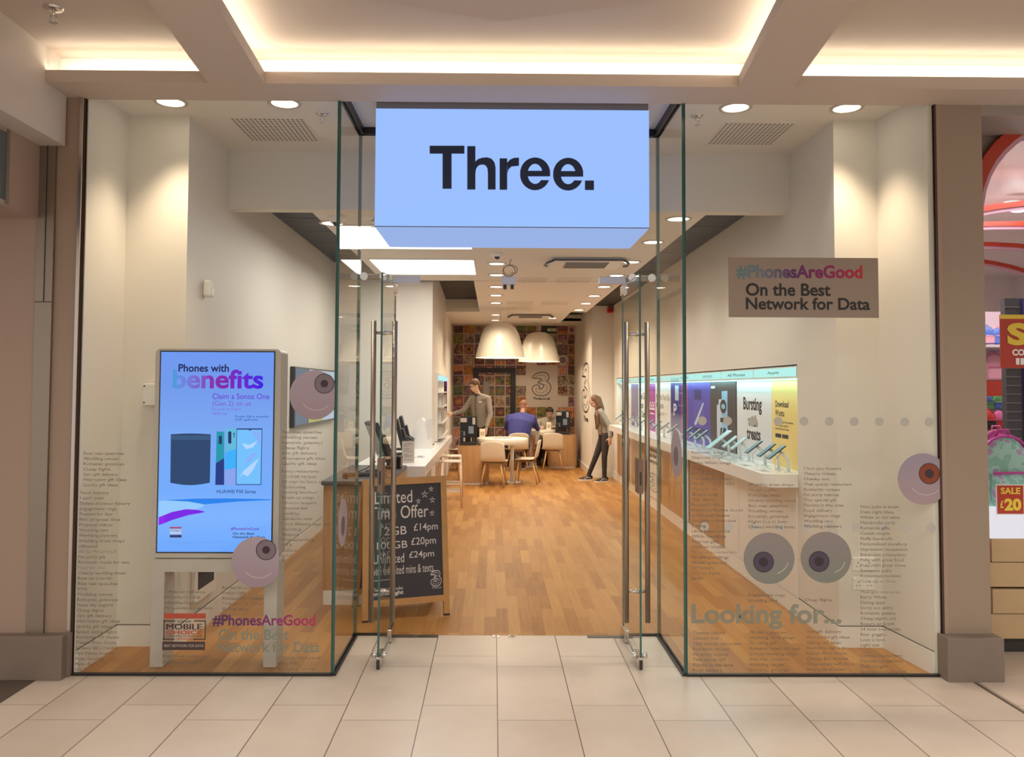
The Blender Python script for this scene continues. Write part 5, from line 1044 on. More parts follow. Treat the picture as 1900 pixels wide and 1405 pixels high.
# ================================================================== CHAIRS
def chair(x, y, rz, label):
    """shell chair; faces local +y"""
    t = thing('shell_chair', label, 'chair', (x, y, 0), None, rz)
    W = .225; prof = [(-.20, .405, .96), (-.19, .43, 1.0), (-.10, .428, 1.0), (.05, .425, 1.0), (.14, .435, .98), (.185, .475, .95), (.205, .54, .93), (.222, .62, .92), (.236, .70, .92), (.245, .765, .90), (.246, .78, .84)]
    nb_ = 12; vs = []; fs = []
    for sgn in (0, 1):
        for k_, (yy, z, w) in enumerate(prof):
            for i in range(nb_+1):
                u = -1+2*i/nb_; e = abs(u)**3; cup = .028*abs(u)**2.2
                X = u*W*w; Yp, Zp = -yy, z
                if k_ < 5: Zp += cup*.7
                else: Yp += cup
                if k_ >= 9: Zp -= .03*e
                if k_ == 0: Yp -= .02*e
                if sgn: 
                    if k_ < 5: Zp -= .011
                    else: Yp -= .011
                vs.append((X, Yp, Zp))
    K = len(prof); n1 = nb_+1
    for k_ in range(K-1):
        for i in range(nb_):
            a = k_*n1+i; fs.append((a, a+1, a+n1+1, a+n1)); b = K*n1+a; fs.append((b, b+n1, b+n1+1, b+1))
    rim = [i for i in range(n1)]+[k_*n1+nb_ for k_ in range(1, K)]+[(K-1)*n1+i for i in range(nb_-1, -1, -1)]+[k_*n1 for k_ in range(K-2, 0, -1)]
    for i in range(len(rim)): a, b = rim[i], rim[(i+1) % len(rim)]; fs.append((a, K*n1+a, K*n1+b, b))
    m = MB().use(cream); m.add(vs, fs, True); m.build('shell', None, t, world=False)
    m = MB().use(mat('seat_underframe', (.30, .15, .06), .5)).box(-.14, .14, -.15, .13, .392, .412, .004); m.build('underframe', None, t, world=False)
    for sx in (-1, 1):
        for sy in (-1, 1): MB().use(oakleg).tube([(sx*.13, sy*.12, .40), (sx*.205, sy*.20-.01, .002)], [.017, .012], 10).build('leg', None, t, world=False)
    return t
ch = chair(-.015, 9.27, math.radians(-8), 'cream shell chair with its back to the door at the nearer round table')
def ch_(x, y, d, label): return dup(ch, (x, y, 0), math.radians(d), label)
ch_(.57, 9.72, 80, 'cream shell chair turned sideways at the right of the nearer round table')
ch_(1.20, 12.05, -3, 'cream shell chair with its back to the door, right of the blue-shirted man')
ch_(.46, 12.00, 8, 'cream shell chair under the blue-shirted seated man')
ch_(-.72, 11.9, 60, 'cream shell chair at the left rear behind the standing staff member')
ch_(1.14, 13.5, 180, 'cream shell chair under the seated staff member, mostly hidden by the rear table')
# ================================================================== PEOPLE
def V(*a): return Vector(a)
def rings(mb, secs, side, n=14):
    """loft elliptical sections (p, half width along side, half depth)"""
    side = side.normalized(); vs = []
    for i, (p, w, d) in enumerate(secs):
        a = secs[max(i-1, 0)][0]; b = secs[min(i+1, len(secs)-1)][0]; ax = (b-a).normalized(); s = (side-ax*side.dot(ax)).normalized(); f = ax.cross(s)
        for j in range(n): th = 2*PI*j/n; vs.append(p+s*w*math.cos(th)+f*d*math.sin(th))
    fs = [(i*n+j, i*n+(j+1) % n, (i+1)*n+(j+1) % n, (i+1)*n+j) for i in range(len(secs)-1) for j in range(n)]
    fs += [list(range(n))[::-1], [(len(secs)-1)*n+j for j in range(n)]]; mb.add(vs, fs, True)
def limb(mb, pts, rs):
    for i in range(len(pts)-1): mb.tube([pts[i], pts[i+1]], [rs[i], rs[i+1]], 12)
    for p, r in zip(pts, rs): mb.ell(p, r, r, r, 12)
def remesh(mb, name, m, parent, vox, sm=4):
    me = bpy.data.meshes.new('tmp'); me.from_pydata([Vector(v) for v in mb.v], [], mb.f); o = bpy.data.objects.new('tmp', me); COL.objects.link(o)
    r = o.modifiers.new('r', 'REMESH'); r.mode = 'VOXEL'; r.voxel_size = vox; r.use_smooth_shade = True
    s = o.modifiers.new('s', 'SMOOTH'); s.factor = .5; s.iterations = sm
    bpy.context.view_layer.update(); me2 = bpy.data.meshes.new_from_object(o.evaluated_get(bpy.context.evaluated_depsgraph_get()))
    bpy.data.objects.remove(o); me2.name = name; me2.materials.clear(); me2.materials.append(m)
    org = parent.location
    for v in me2.vertices: v.co -= org
    for p in me2.polygons: p.use_smooth = True
    q = bpy.data.objects.new(name, me2); COL.objects.link(q); q.parent = parent; return q
def hand(mb, w, d, s, up, k=1.0, curl=.5):
    d = d.normalized(); s = s.normalized(); n = d.cross(s).normalized()
    if n.dot(up) < 0: n = -n
    pal = w+d*.045*k; R_ = Matrix((s, d, n)).transposed().to_4x4(); mb.ell(pal, .040*k, .050*k, .016*k, 14, R_)
    for i, L_ in enumerate((.062, .072, .068, .055)):
        b0 = w+d*.082*k+s*(-.028+.0187*i)*k; b1 = b0+(d-n*curl*.5).normalized()*L_*.5*k; b2 = b1+(d-n*curl*1.6).normalized()*L_*.5*k; limb(mb, [b0-d*.01, b1, b2], [.0092*k, .0085*k, .007*k])
    t0 = w+d*.025*k-s*.030*k; t1 = t0+(d*.6-s*.9).normalized()*.035*k; t2 = t1+(d*.9-s*.2-n*.3).normalized()*.03*k; limb(mb, [t0, t1, t2], [.0115*k, .0105*k, .009*k])
def head(mb, c, hf, k=1.0):
    """c centre of head, hf unit facing direction; returns rotation"""
    hf = hf.normalized(); s = hf.cross(V(0, 0, 1)).normalized(); u = s.cross(hf).normalized(); R_ = Matrix((s, hf, u)).transposed().to_4x4()
    P = lambda x, y, z: c+(s*x+hf*y+u*z)*k
    mb.ell(P(0, -.01, .025), .076*k, .094*k, .095*k, 18, R_); mb.ell(P(0, .022, -.045), .058*k, .062*k, .068*k, 16, R_); mb.ell(P(0, .052, -.088), .026*k, .024*k, .022*k, 10, R_)
    mb.ell(P(0, .094, -.018), .012*k, .020*k, .020*k, 10, R_); mb.ell(P(0, .088, .008), .008*k, .012*k, .026*k, 10, R_)
    for q in (-1, 1): mb.ell(P(q*.077, -.008, -.012), .011*k, .020*k, .030*k, 10, R_); mb.ell(P(q*.034, .070, -.03), .022*k, .02*k, .02*k, 10, R_); mb.ell(P(q*.030, .080, .026), .022*k, .011*k, .007*k, 8, R_)
    mb.ell(P(0, .080, -.055), .022*k, .012*k, .007*k, 8, R_)
    return P, R_
def face_parts(t, P, R_, k, hair=None):
    m = MB().use(mat('eye_white', (.6, .57, .54), .3))
    for q in (-1, 1): m.ell(P(q*.030, .083, .008), .012*k, .007*k, .006*k, 10, R_)
    m.use(mat('eye_dark', (.03, .02, .015), .3))
    for q in (-1, 1): m.ell(P(q*.030, .0895, .007), .005*k, .003*k, .005*k, 8, R_)
    m.build('eye', None, t)
    m = MB().use(mat('lip', (.38, .13, .10), .5)); m.ell(P(0, .090, -.055), .020*k, .006*k, .006*k, 10, R_); m.build('mouth', None, t)
    m = MB().use(hair or mat('brow', (.07, .04, .02), .7))
    for q in (-1, 1): m.ell(P(q*.031, .091, .033), .017*k, .004*k, .004*k, 8, R_)
    m.build('eyebrow', None, t)
skin = mat('skin', (.52, .29, .20), .5); skin2 = mat('skin_ruddy', (.50, .25, .16), .5); skin3 = mat('skin_fair', (.58, .36, .27), .5)
def shoe(t, ank, fd, m0, sole=None, L_=.26, k=1):
    fd = fd.normalized(); s = fd.cross(V(0, 0, 1)).normalized(); A = V(ank.x, ank.y, 0); R_ = Matrix((s, fd, V(0, 0, 1))).transposed().to_4x4()
    m = MB(); rings(m, [(A-fd*.07+V(0, 0, .045), .018, .02), (A-fd*.06+V(0, 0, .05), .034, .042), (A+V(0, 0, .058), .040, .048), (A+fd*.06+V(0, 0, .045), .043, .036), (A+fd*.13+V(0, 0, .035), .046, .026), (A+fd*.175+V(0, 0, .03), .036, .02), (A+fd*.19+V(0, 0, .028), .018, .012)], s); m.ell(A+V(0, 0, .085), .043, .05, .04, 12, R_)
    sh_ = remesh(m, 'shoe', m0, t, .008, 3)
    m = MB().use(sole or m0); pts = []
    for a, w in ((-.078, .02), (-.06, .036), (0, .040), (.07, .046), (.13, .049), (.175, .040), (.197, .015)): pts.append((a, w))
    poly = [(A+fd*a+s*w) for a, w in pts]+[(A+fd*a-s*w) for a, w in pts[::-1]]; m.prism([(p.x, p.y) for p in poly], 'z', .002, .028); m.build('shoe_sole', None, sh_)
    if sole:
        m = MB().use(sole); 
        for q in (-1, 1): m.tube([A-fd*.03+s*q*.046+V(0, 0, .05), A+fd*.03+s*q*.047+V(0, 0, .066), A+fd*.08+s*q*.046+V(0, 0, .045), A+fd*.10+s*q*.046+V(0, 0, .035)], .0045, 6)
        m.tube([A+fd*.04+s*.02+V(0, 0, .085), A+fd*.045-s*.02+V(0, 0, .085)], .005, 6); m.tube([A+fd*.07+s*.02+V(0, 0, .073), A+fd*.075-s*.02+V(0, 0, .073)], .005, 6); m.build('shoe_stripe', None, sh_)
def person(label, J, mats, hf, k=1.0, name='person', tw=1.0, hairf=None, sleeves=1.0, curl=.5):
    pel, wai, che, nec, hd = J['pelvis'], J['waist'], J['chest'], J['neck'], J['head']; t = thing(name, label, 'person', (pel.x, pel.y, 0))
    side = (J['sL']-J['sR']); sk, top, bot, shoem, sole = mats
    torso = lambda g, w: [(pel-V(0, 0, .07), .15*w+g, .10*w+g), (pel, .165*w+g, .115*w+g), (wai, .15*w+g, .108*w+g), (wai.lerp(che, .6), .168*w+g, .115*w+g), (che, .178*w+g, .115*w+g), (che.lerp(nec, .5), .155*w+g*.6, .085*w+g*.6), (nec-(nec-che)*.1, .07+g*.3, .065+g*.3)]
    b = MB(); rings(b, torso(-.012, tw), side); limb(b, [nec-(nec-che)*.2, nec, hd-(hd-nec)*.3], [.06, .054, .05]); P, R_ = head(b, hd, hf, k)
    for q in 'LR': limb(b, [che.lerp(nec, .72), J['s'+q]], [.052, .046])
    for q in 'LR':
        s0, e0, w0 = J['s'+q], J['e'+q], J['w'+q]; limb(b, [s0, e0, w0], [.044, .036, .026]); d = J.get('h'+q, (w0-e0)); hand(b, w0, d, J.get('hs'+q, side), V(0, 0, 1), k, curl)
        limb(b, [J['p'+q], J['k'+q], J['a'+q]], [.062*min(tw, 1.2), .044, .032]); limb(b, [J['a'+q], J['a'+q]-V(0, 0, .03)], [.032, .03])
    remesh(b, 'body', sk, t, .0075, 3)
    m = MB(); rings(m, torso(.012, tw), side)
    for q in 'LR': sm_ = che.lerp(nec, .5); limb(m, [nec-(nec-che)*.12, J['s'+q]+(nec-che)*.06], [.058, .050]); limb(m, [sm_, J['s'+q]], [.088*tw, .064*tw]); limb(m, [che.lerp(wai, .25), J['s'+q]-(nec-che)*.25], [.10*tw, .062*tw])
    for q in 'LR':
        s0, e0, w0 = J['s'+q], J['e'+q], J['w'+q]; we = e0.lerp(w0, .93*sleeves) if sleeves > .3 else s0.lerp(e0, .85); m.ell(s0, .066*tw, .066*tw, .064*tw, 14)
        if sleeves > .3: limb(m, [s0, e0, we], [.062*tw, .05, .037])
        else: limb(m, [s0, we], [.072*tw, .064])
    remesh(m, 'jacket' if sleeves > .3 else 'shirt', top, t, .011, 5)
    m = MB(); rings(m, [(pel-V(0, 0, .09), .15*tw, .115*tw), (pel, .168*tw, .125*tw), (pel.lerp(wai, .7), .158*tw, .115*tw)], side)
    for q in 'LR': limb(m, [J['p'+q], J['k'+q], J['a'+q]+V(0, 0, .02)], [.092*max(tw, .92), .062*max(tw*.95, .88), .045*max(.9, min(tw, 1.1))])
    m.ell(pel-V(0, 0, .03), .150*max(tw, .95), .125, .13, 16)
    remesh(m, 'trousers', bot, t, .011, 4)
    for q in 'LR': shoe(t, J['a'+q], J['f'+q], shoem, sole)
    face_parts(t, P, R_, k)
    if hairf: hairf(t, P, R_, k)
    return t, P, R_
jack = speckle(mat('grey_jersey', (.235, .205, .18), .85), .08, 60); jackw = speckle(mat('light_grey_jersey', (.30, .28, .255), .85), .08, 60); cardi = mat('pale_cardigan', (.46, .41, .34), .85)
blues = speckle(mat('blue_shirt', (.045, .05, .24), .8), .15, 8); trb = mat('black_trousers', (.022, .018, .02), .8); legg = mat('charcoal_leggings', (.035, .03, .03), .8)
hairb = speckle(mat('brown_hair', (.105, .05, .022), .6), .35, 50); haird = speckle(mat('dark_hair', (.05, .03, .018), .6), .3, 50); hairl = speckle(mat('long_brown_hair', (.15, .075, .035), .55), .35, 40); stub = mat('cropped_hair', (.22, .11, .07), .8)
def short_hair(mt, fr=.0, vol=1.0):
    def g(t, P, R_, k):
        m = MB(); m.ell(P(0, -.022, .050), .084*k*vol, .092*k, .078*k*vol, 18, R_); m.ell(P(0, -.065, .0), .070*k, .042*k, .070*k, 14, R_); m.ell(P(.0, .045+fr, .088), .070*k*vol, .045*k, .032*k*vol, 14, R_)
        for q in (-1, 1): m.ell(P(q*.073, -.012, .03), .013*k, .035*k, .035*k, 10, R_)
        if vol > 1: m.ell(P(.03, .04, .115), .05*k, .04*k, .028*k, 12, R_); m.ell(P(-.03, .03, .112), .045*k, .045*k, .028*k, 12, R_)
        remesh(m, 'hair', mt, t, .007, 2)
    return g
# standing staff member
f = V(-.75, -.66, 0); 
J = dict(pelvis=V(-.27, 10.62, .98), waist=V(-.275, 10.61, 1.14), chest=V(-.29, 10.60, 1.36), neck=V(-.33, 10.57, 1.58), head=V(-.385, 10.52, 1.735), sL=V(-.13, 10.47, 1.49), sR=V(-.45, 10.71, 1.47),
    eR=V(-.60, 10.60, 1.26), wR=V(-.80, 10.50, 1.20), hR=V(-1, -.1, .15), hsR=V(0, .3, 1), eL=V(-.085, 10.40, 1.19), wL=V(-.16, 10.30, .96), hL=V(-.2, -.2, -1),
    pL=V(-.19, 10.55, .93), kL=V(-.20, 10.52, .50), aL=V(-.18, 10.55, .085), pR=V(-.36, 10.70, .93), kR=V(-.38, 10.66, .50), aR=V(-.38, 10.72, .085), fL=V(-.5, -.8, 0), fR=V(-.7, -.6, 0))
t, P, R_ = person('standing person in a grey zipped jersey with glasses reaching towards the left wall', J, (skin3, jack, trb, black, None), V(-.86, -.36, -.36), hairf=short_hair(hairb, .012, 1.1))
m = MB().use(dark)
for q in (-1, 1): m.tube([P(q*.032+.021*math.cos(a*PI/5), .100, .006+.015*math.sin(a*PI/5)) for a in range(10)], .0025, 6, closed=True); m.tube([P(q*.053, .098, .01), P(q*.078, .0, .012)], .0025, 6)
m.build('glasses', None, t)
n_ = (J['sL']-J['sR']).normalized(); fr_ = n_.cross(V(0, 0, 1)); fr_ = fr_ if fr_.y < 0 else -fr_
m = MB().use(mat('zip_dark', (.02, .018, .02), .5)); m.tube([V(-.30, 10.60, 1.60)+fr_*.10, V(-.29, 10.60, 1.40)+fr_*.145, V(-.275, 10.60, 1.2)+fr_*.15, V(-.27, 10.6, 1.0)+fr_*.15], .006, 6); m.build('zip', None, t)
m = MB().use(wht); c_ = V(-.20, 10.53, 1.43)+fr_*.135; m.add([c_-n_*.035-V(0, 0, .012), c_+n_*.035-V(0, 0, .012), c_+n_*.035+V(0, 0, .012), c_-n_*.035+V(0, 0, .012)], [(0, 1, 2, 3)]); m.build('name_badge', None, t)
m = MB(); m.tube([V(-.33, 10.57, 1.565)+V(math.cos(a/8*PI)*.068, math.sin(a/8*PI)*.068, 0) for a in range(16)], .014, 8, closed=True); m.use(mat('zip_dark', (0, 0, 0))); m.mats = [mat('zip_dark', (0, 0, 0))]; m.build('collar', None, t)
# blue-shirted man seated, back to the door
J = dict(pelvis=V(.47, 11.98, .55), waist=V(.485, 11.98, .70), chest=V(.53, 12.08, .98), neck=V(.575, 12.2, 1.17), head=V(.60, 12.27, 1.315), sL=V(.31, 12.10, 1.06), sR=V(.78, 12.14, 1.05),
    eR=V(.90, 12.28, .84), wR=V(.92, 12.50, .845), hR=V(-.1, 1, 0), eL=V(.24, 12.3, .86), wL=V(.55, 12.46, .87), hL=V(.7, .6, 0), hsL=V(.6, -.7, 0),
    pL=V(.36, 12.02, .50), kL=V(.28, 12.42, .50), aL=V(.30, 12.30, .085), pR=V(.60, 12.02, .50), kR=V(.62, 12.40, .50), aR=V(.60, 12.2, .085), fL=V(-.5, .8, 0), fR=V(.2, 1, 0))
def crop_hair(t, P, R_, k):
    m = MB(); m.ell(P(0, -.02, .035), .0795*k, .0885*k, .088*k, 18, R_); remesh(m, 'hair', stub, t, .008, 2)
person('large seated person in a blue shirt with cropped hair seen from behind', J, (skin2, blues, trb, mat('trainer_dark', (.05, .04, .045), .6), whitep), V(.35, .85, -.35), tw=1.42, hairf=crop_hair, sleeves=.8, k=1.05)
# seated staff member facing the camera
J = dict(pelvis=V(1.17, 13.42, .53), waist=V(1.17, 13.38, .68), chest=V(1.18, 13.30, .89), neck=V(1.20, 13.24, 1.03), head=V(1.215, 13.17, 1.145), sL=V(1.37, 13.30, .96), sR=V(.99, 13.30, .96),
    eR=V(.94, 13.12, .835), wR=V(1.06, 12.98, .835), hR=V(-.3, -1, 0), hsR=V(-1, .3, 0), eL=V(1.42, 13.16, .84), wL=V(1.27, 13.00, .835), hL=V(-.8, -.6, 0), hsL=V(.6, -.8, 0),
    pL=V(1.26, 13.38, .50), kL=V(1.20, 13.1, .50), aL=V(1.14, 13.2, .085), pR=V(1.08, 13.38, .50), kR=V(1.02, 13.1, .50), aR=V(.98, 13.2, .085), fL=V(.1, -1, 0), fR=V(-.1, -1, 0))
t, P, R_ = person('seated person in a pale cardigan looking down at the rear round table', J, (skin3, cardi, trb, black, None), V(-.10, -.88, -.42), hairf=short_hair(haird, .0, 1.03))
m = MB(); rings(m, [(V(1.175, 13.27, .66), .07, .10), (V(1.18, 13.185, .88), .055, .012), (V(1.20, 13.155, 1.0), .035, .012)], V(1, 0, 0)); m.mats = [jack]; m.build('grey_top', None, t)
# bending visitor at the right wall
J = dict(pelvis=V(2.02, 10.02, .90), waist=V(2.005, 10.01, 1.02), chest=V(1.94, 10.0, 1.17), neck=V(1.885, 9.98, 1.33), head=V(1.815, 9.96, 1.455), sL=V(1.93, 9.84, 1.25), sR=V(1.95, 10.15, 1.25),
    eL=V(2.06, 9.78, 1.01), wL=V(2.06, 9.74, .82), hL=V(-.05, -.1, -1), hsL=V(1, 0, 0), eR=V(2.06, 10.2, 1.02), wR=V(1.98, 10.18, .85), hR=V(-.2, 0, -1), hsR=V(1, 0, 0),
    pL=V(2.02, 9.94, .84), kL=V(1.98, 9.90, .46), aL=V(1.985, 9.93, .085), pR=V(2.0, 10.1, .84), kR=V(1.86, 10.12, .46), aR=V(1.73, 10.18, .085), fL=V(-1, -.35, 0), fR=V(-1, -.15, 0))
def long_hair(t, P, R_, k):
    m = MB(); m.ell(P(0, -.022, .040), .086*k, .094*k, .084*k, 18, R_); m.ell(P(0, -.06, -.02), .076*k, .055*k, .09*k, 14, R_)
    for q in (-1, 1): limb(m, [P(q*.066, -.02, .02), P(q*.074, -.01, -.08)+V(.0, 0, -.03), V(1.85, 9.96-q*.09, 1.20), V(1.86, 9.96-q*.10, 1.04), V(1.85, 9.96-q*.09, .95)], [.030, .034, .036, .028, .012])
    limb(m, [P(0, -.08, 0), V(1.93, 9.97, 1.33), V(1.96, 9.96, 1.20)], [.06, .06, .035]); remesh(m, 'hair', hairl, t, .008, 3)
t, P, R_ = person('standing person with long brown hair, grey jacket and dark leggings bending at the shelf', J, (skin3, jackw, legg, mat('trainer_black', (.02, .016, .018), .6), whitep), V(-.80, -.12, -.58), tw=.80, hairf=long_hair, k=.96)
m = MB(); rings(m, [(V(1.93, 10.0, .86), .09, .05), (V(1.895, 9.99, 1.05), .08, .035), (V(1.875, 9.98, 1.2), .06, .03)], V(0, 1, 0)); m.mats = [cardi]; m.build('pale_top', None, t)
# ================================================================== NEIGHBOURING SHOP AT THE RIGHT
nw = mat('neighbour_white', (.72, .66, .66), .45); red = mat('hoop_red', (.42, .045, .02), .3); pinkh = mat('hoop_pink', (.55, .32, .42), .4)
s = MB().use(nw).box(2.95, 9, 9, 9.1, 0, 3.9); s.box(8.9, 9, .3, 9, 0, 3.9); struct(s.build('wall_back'))
s = MB().use(mat('grey_soffit', (.30, .26, .24), .5)).box(2.935, 6, .0, .5, 3.37, 3.44); s.use(mat('grey_fascia', (.24, .20, .18), .5)).box(2.935, 6, .42, .5, 2.5, 3.37) if False else None
struct(s.build('trim_5'))
s = MB().use(nw).box(2.95, 9, .5, 9, 3.62, 3.7); struct(s.build('ceiling'))
area('neighbour_light', (4.4, 3.5, 3.55), 2.5, 4.5, 190, (1, .9, .92))
# fascia with an arched opening, red rim
def arch_pts(x0, x1, zs, zt_, n=28):
    cx, a = (x0+x1)/2, (x1-x0)/2; out = []
    for i in range(n+1):
        th = PI-PI*i/n; e = 2/2.6; out.append((cx+a*math.copysign(abs(math.cos(th))**e, math.cos(th)), zs+(zt_-zs)*abs(math.sin(th))**e))
    return out
AP = arch_pts(3.10, 5.9, 2.75, 3.62)
m = MB().use(mat('grey_fascia', (.26, .21, .18), .5))
for i in range(len(AP)-1):
    (xa, za), (xb, zb_) = AP[i], AP[i+1]; m.add([(xa, .42, za), (xb, .42, zb_), (xb, .42, 3.7), (xa, .42, 3.7), (xa, .5, za), (xb, .5, zb_), (xb, .5, 3.7), (xa, .5, 3.7)], [(0, 1, 2, 3), (7, 6, 5, 4), (0, 4, 5, 1), (2, 6, 7, 3)], False)
m.box(2.935, 3.10, .42, .5, 0, 3.7); struct(m.build('wall_front'))
def hoop(Y, x0, x1, zs, zt_, w, label, d=.12):
    A_ = arch_pts(x0, x1, zs, zt_); B_ = arch_pts(x0+w, x1-w, zs, zt_-w); t = thing('red_arch', label, 'arch', ((x0+x1)/2, Y, 0), 'red arches of the neighbouring shop')
    m = MB().use(red); strip(m, A_, B_, lambda x, z: V(x, Y, z), d); m.box(x0, x0+w, Y, Y+d, 0, zs); m.box(x1-w, x1, Y, Y+d, 0, zs); m.build('red_frame', None, t)
    m = MB().use(pinkh); C_ = arch_pts(x0+w+.03, x1-w-.03, zs, zt_-w-.03); strip(m, B_, C_, lambda x, z: V(x, Y+.02, z), d-.03); m.build('pink_inner_rim', None, t); return t
hoop(.36, 3.06, 5.94, 2.75, 3.66, .075, 'red arch rim round the opening of the neighbouring shop at the far right')
for i, (Y, lab) in enumerate(((2.2, 'second'), (3.5, 'third'), (4.9, 'fourth'), (6.1, 'fifth'))):
    hoop(Y, 3.3, 7.9, 2.5, (3.41, 3.46, 3.50, 3.53)[i], .05, 'red arch spanning the ceiling of the neighbouring shop, %s from the front' % lab, .06)
t = thing('neighbour_ceiling_lamp', 'round bright lamp on the sloping ceiling of the neighbouring shop', 'ceiling light', tuple(at(1890, 384, 3.0)))
p = at(1888, 384, 3.0); MB().use(glow('neighbour_lamp_glow', (1, .97, .97), 9)).ell(p, .11, .06, .055, 20).build('lamp', None, t); MB().use(trimr).ell(p+V(0, .012, .02), .15, .07, .05, 20).build('trim_ring', None, t)
# counter plinth with glowing top
t = thing('display_plinth', 'birch-fronted display plinth with a glowing white top in the neighbouring shop', 'display stand', (3.6, .6, 0))
MB().use(glow('plinth_glow', (.78, .76, .80), .95)).box(3.17, 4.2, .4, 1.2, .74, .875, .006).build('lit_top', None, t)
bm_ = speckle(mat('birch_board', (.50, .36, .20), .45), .12, 5); m = MB().use(bm_)
for i, z in enumerate((.10, .26, .43, .59)): m.box(3.185+.012*(i % 2), 4.2, .41, 1.15, z, z+.155)
m.build('wooden_front', None, t); MB().use(dark).box(3.22, 4.2, .46, 1.1, 0.001, .10).build('kick_board', None, t)
def neon(mb, s, x0, y0, x1, y1, Y, m0, **k): mb.use(m0); fit_px(mb, s, x0, y0, x1, y1, Y, **k)
sred = mat('sale_red', (.42, .035, .015), .4); sylw = mat('sale_yellow', (.75, .58, .05), .4)
t = thing('price_sign', 'small red SALE £20 card standing on the glowing plinth', 'sign', tuple(at(1874, 966, .5)))
a = at(1851, 966, .5); b = at(1898, 901, .5); MB().use(whitep).box(a.x-.006, b.x+.006, .5, .504, .877, b.z+.006).build('holder', None, t); MB().use(sred).box(a.x, b.x, .497, .4995, .885, b.z).build('card', None, t)
m = MB(); neon(m, 'SALE', 1857, 905, 1893, 917, .496, sylw, off=.03); neon(m, '£', 1856, 929, 1862, 943, .496, sylw, off=.03); neon(m, '20', 1864, 925, 1895, 948, .496, sylw, off=.05); m.build('lettering', None, t)
t = thing('sale_banner', 'hanging red sale sign with a large yellow letter S in the neighbouring shop', 'sign', tuple(at(1890, 683, .9)))
a = at(1857, 683, .9); b = at(2060, 585, .9); MB().use(sred).box(a.x, b.x, .9, .906, a.z, b.z).build('board', None, t); MB().use(sylw).box(a.x, b.x, .897, .9, b.z-.03, b.z).build('yellow_bar', None, t)
m = MB(); neon(m, 'SALE', 1869, 600, 2040, 641, .896, sylw, off=.05); neon(m, 'CO', 1878, 648, 1901, 660, .896, wht, off=.05); neon(m, 'INSIDE', 1885, 665, 1990, 677, .896, wht, off=.05); m.build('lettering', None, t)
m = MB().use(mat('banner_post', (.45, .25, .28), .3)); a = at(1857, 683, .93); m.cyl((a.x-.006, 1.25, .02), (a.x-.006, 1.25, 2.3), .006, 12); m.cyl((a.x-.006, 1.25, .0), (a.x-.006, 1.25, .02), .06, 16); tag(m.build('banner_post'), 'slim pinkish post beside the red sale sign', 'post')
# slatwall tower, shelving, bags
t = thing('slatwall_tower', 'dark grey slatted display tower behind the red sale sign', 'display stand', (4.2, 1.9, 0)); a = at(1864, 560, 1.9)
m = MB().use(mat('slat_dark', (.045, .045, .05), .5)).box(a.x, a.x+.6, 1.9, 1.96, 0, 2.47); m.use(mat('slat_groove', (.12, .12, .12), .5))
for i in range(31): m.box(a.x-.002, a.x+.12, 1.893, 1.9, .2+.073*i, .21+.073*i)
m.build('slatted_panel', None, t); MB().use(mat('tower_blue', (.035, .03, .16), .5)).box(a.x+.14, a.x+.6, 1.88, 1.9, .1, 2.46).build('blue_panel', None, t)
t = thing('bag_shelving', 'white shelving full of bright bags in the neighbouring shop', 'shelf', (4.4, 3.0, 0)); m = MB().use(nw)
for z in (at(1840, 765, 2.8).z, at(1840, 709, 2.8).z, at(1840, 641, 2.8).z): m.box(3.6, 6, 2.72, 3.4, z-.02, z)
m.build('shelf', None, t); MB().use(mat('shelf_back', (.45, .35, .38), .5)).box(3.6, 6, 3.4, 3.45, 0, 2.5).build('back_panel', None, t)
camo = mat('bag_camo', (.18, .42, .36), .7); N, L, b_ = nodes(camo); v_, s_ = objco(N, L); nn = noise(N, L, v_, 14, 2); L.new(ramp(N, L, nn[0], [(.42, (.20, .42, .34)), (.46, (.30, .52, .46)), (.56, (.30, .52, .46)), (.60, (.36, .28, .44))], 'CONSTANT'), b_.inputs['Base Color'])
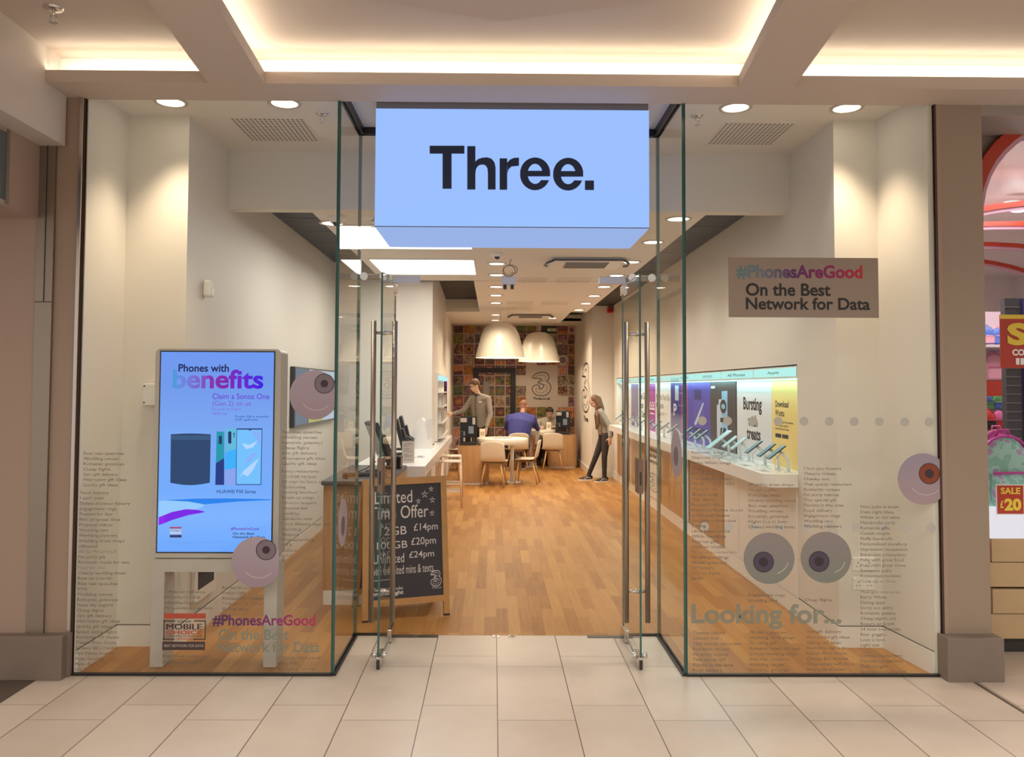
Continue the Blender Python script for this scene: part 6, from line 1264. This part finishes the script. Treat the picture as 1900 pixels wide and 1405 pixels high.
def backpack(x, y, z, s, label, m1, m2, m3, rz=0):
    t = thing('backpack', label, 'bag', (x, y, z), rz=rz)
    m = MB(); m.ell(V(0, 0, .20*s), .155*s, .09*s, .20*s, 20); q = MB(); q.box(-.15*s, .15*s, -.08*s, .08*s, .01*s, .27*s, .03*s); m.add(q.v, q.f, True); m2_ = remesh_local(m, 'bag_body', m1, t)
    m = MB().use(m2); m.box(-.125*s, .125*s, -.12*s, -.07*s, .03*s, .20*s, .025*s); FP = m.build('front_pocket', None, t, world=False)
    m = MB().use(m3); m.tube([(-.13*s, -.122*s, .2*s), (0, -.126*s, .205*s), (.13*s, -.122*s, .2*s)], .007*s, 8); m.tube([(.155*s*math.cos(a), -.03*s, .22*s+.18*s*math.sin(a)) for a in [PI*i/12 for i in range(13)]], .008*s, 8); m.build('piping', None, FP, world=False)
    m = MB().use(m3); m.tube([(-.04*s, 0, .39*s), (-.03*s, 0, .43*s), (.03*s, 0, .43*s), (.04*s, 0, .39*s)], .009*s, 8); m.build('carry_handle', None, t, world=False); return t
def remesh_local(m, name, mt, t):
    lo = t.location.copy(); t.location = (0, 0, 0); o = remesh(m, name, mt, t, .014, 4); t.location = lo; return o
bp_ = mat('bag_pink', (.55, .12, .28), .6); bm2 = mat('bag_magenta', (.42, .04, .26), .6); bt = mat('bag_pale_pink', (.62, .30, .36), .6); bb_ = mat('bag_blue', (.08, .17, .50), .6); br_ = mat('bag_red', (.50, .03, .03), .6); bg_ = mat('bag_green', (.10, .35, .12), .6)
for x, y, Y, s, lab, a_, b__, c_ in ((1863, 950, .85, 1.25, 'large mint camouflage backpack with pink zips standing on the glowing plinth', camo, camo, bm2), (1850, 885, 1.35, .9, 'mint and magenta backpack behind the large camouflage one', bm2, camo, bp_), (1842, 708, 2.9, .68, 'pale pink ruffled bag on the neighbouring shop shelf', bt, bt, bp_), (1830, 640, 2.9, .45, 'small blue bag on the top shelf, left one', bb_, bt, bb_), (1850, 640, 2.9, .42, 'small blue and pink bag on the top shelf, right one', bb_, bb_, bt), (1830, 800, 2.5, .5, 'dark red bag hanging low beside the mint backpack', br_, dark, br_), (1852, 800, 2.6, .5, 'red and pink bag hanging low behind the mint backpack', bp_, br_, dark), (1830, 762, 2.7, .4, 'navy lunch bag on the lower shelf of the neighbouring shop', bb_, bg_, dark), (1850, 762, 2.7, .4, 'green and navy lunch bag on the lower shelf of the neighbouring shop', bg_, bb_, sylw)):
    p = at(x, y, Y); z = .878 if Y < 1 else max(.02, p.z); backpack(p.x, Y, z, s, lab, a_, b__, c_)
m = MB().use(sred); a = at(1822, 735, 2.6); m.box(a.x, a.x+.25, 2.6, 2.605, a.z, a.z+.14); tag(m.build('shelf_card'), 'plain red card hanging from the shelf in the neighbouring shop', 'sign')
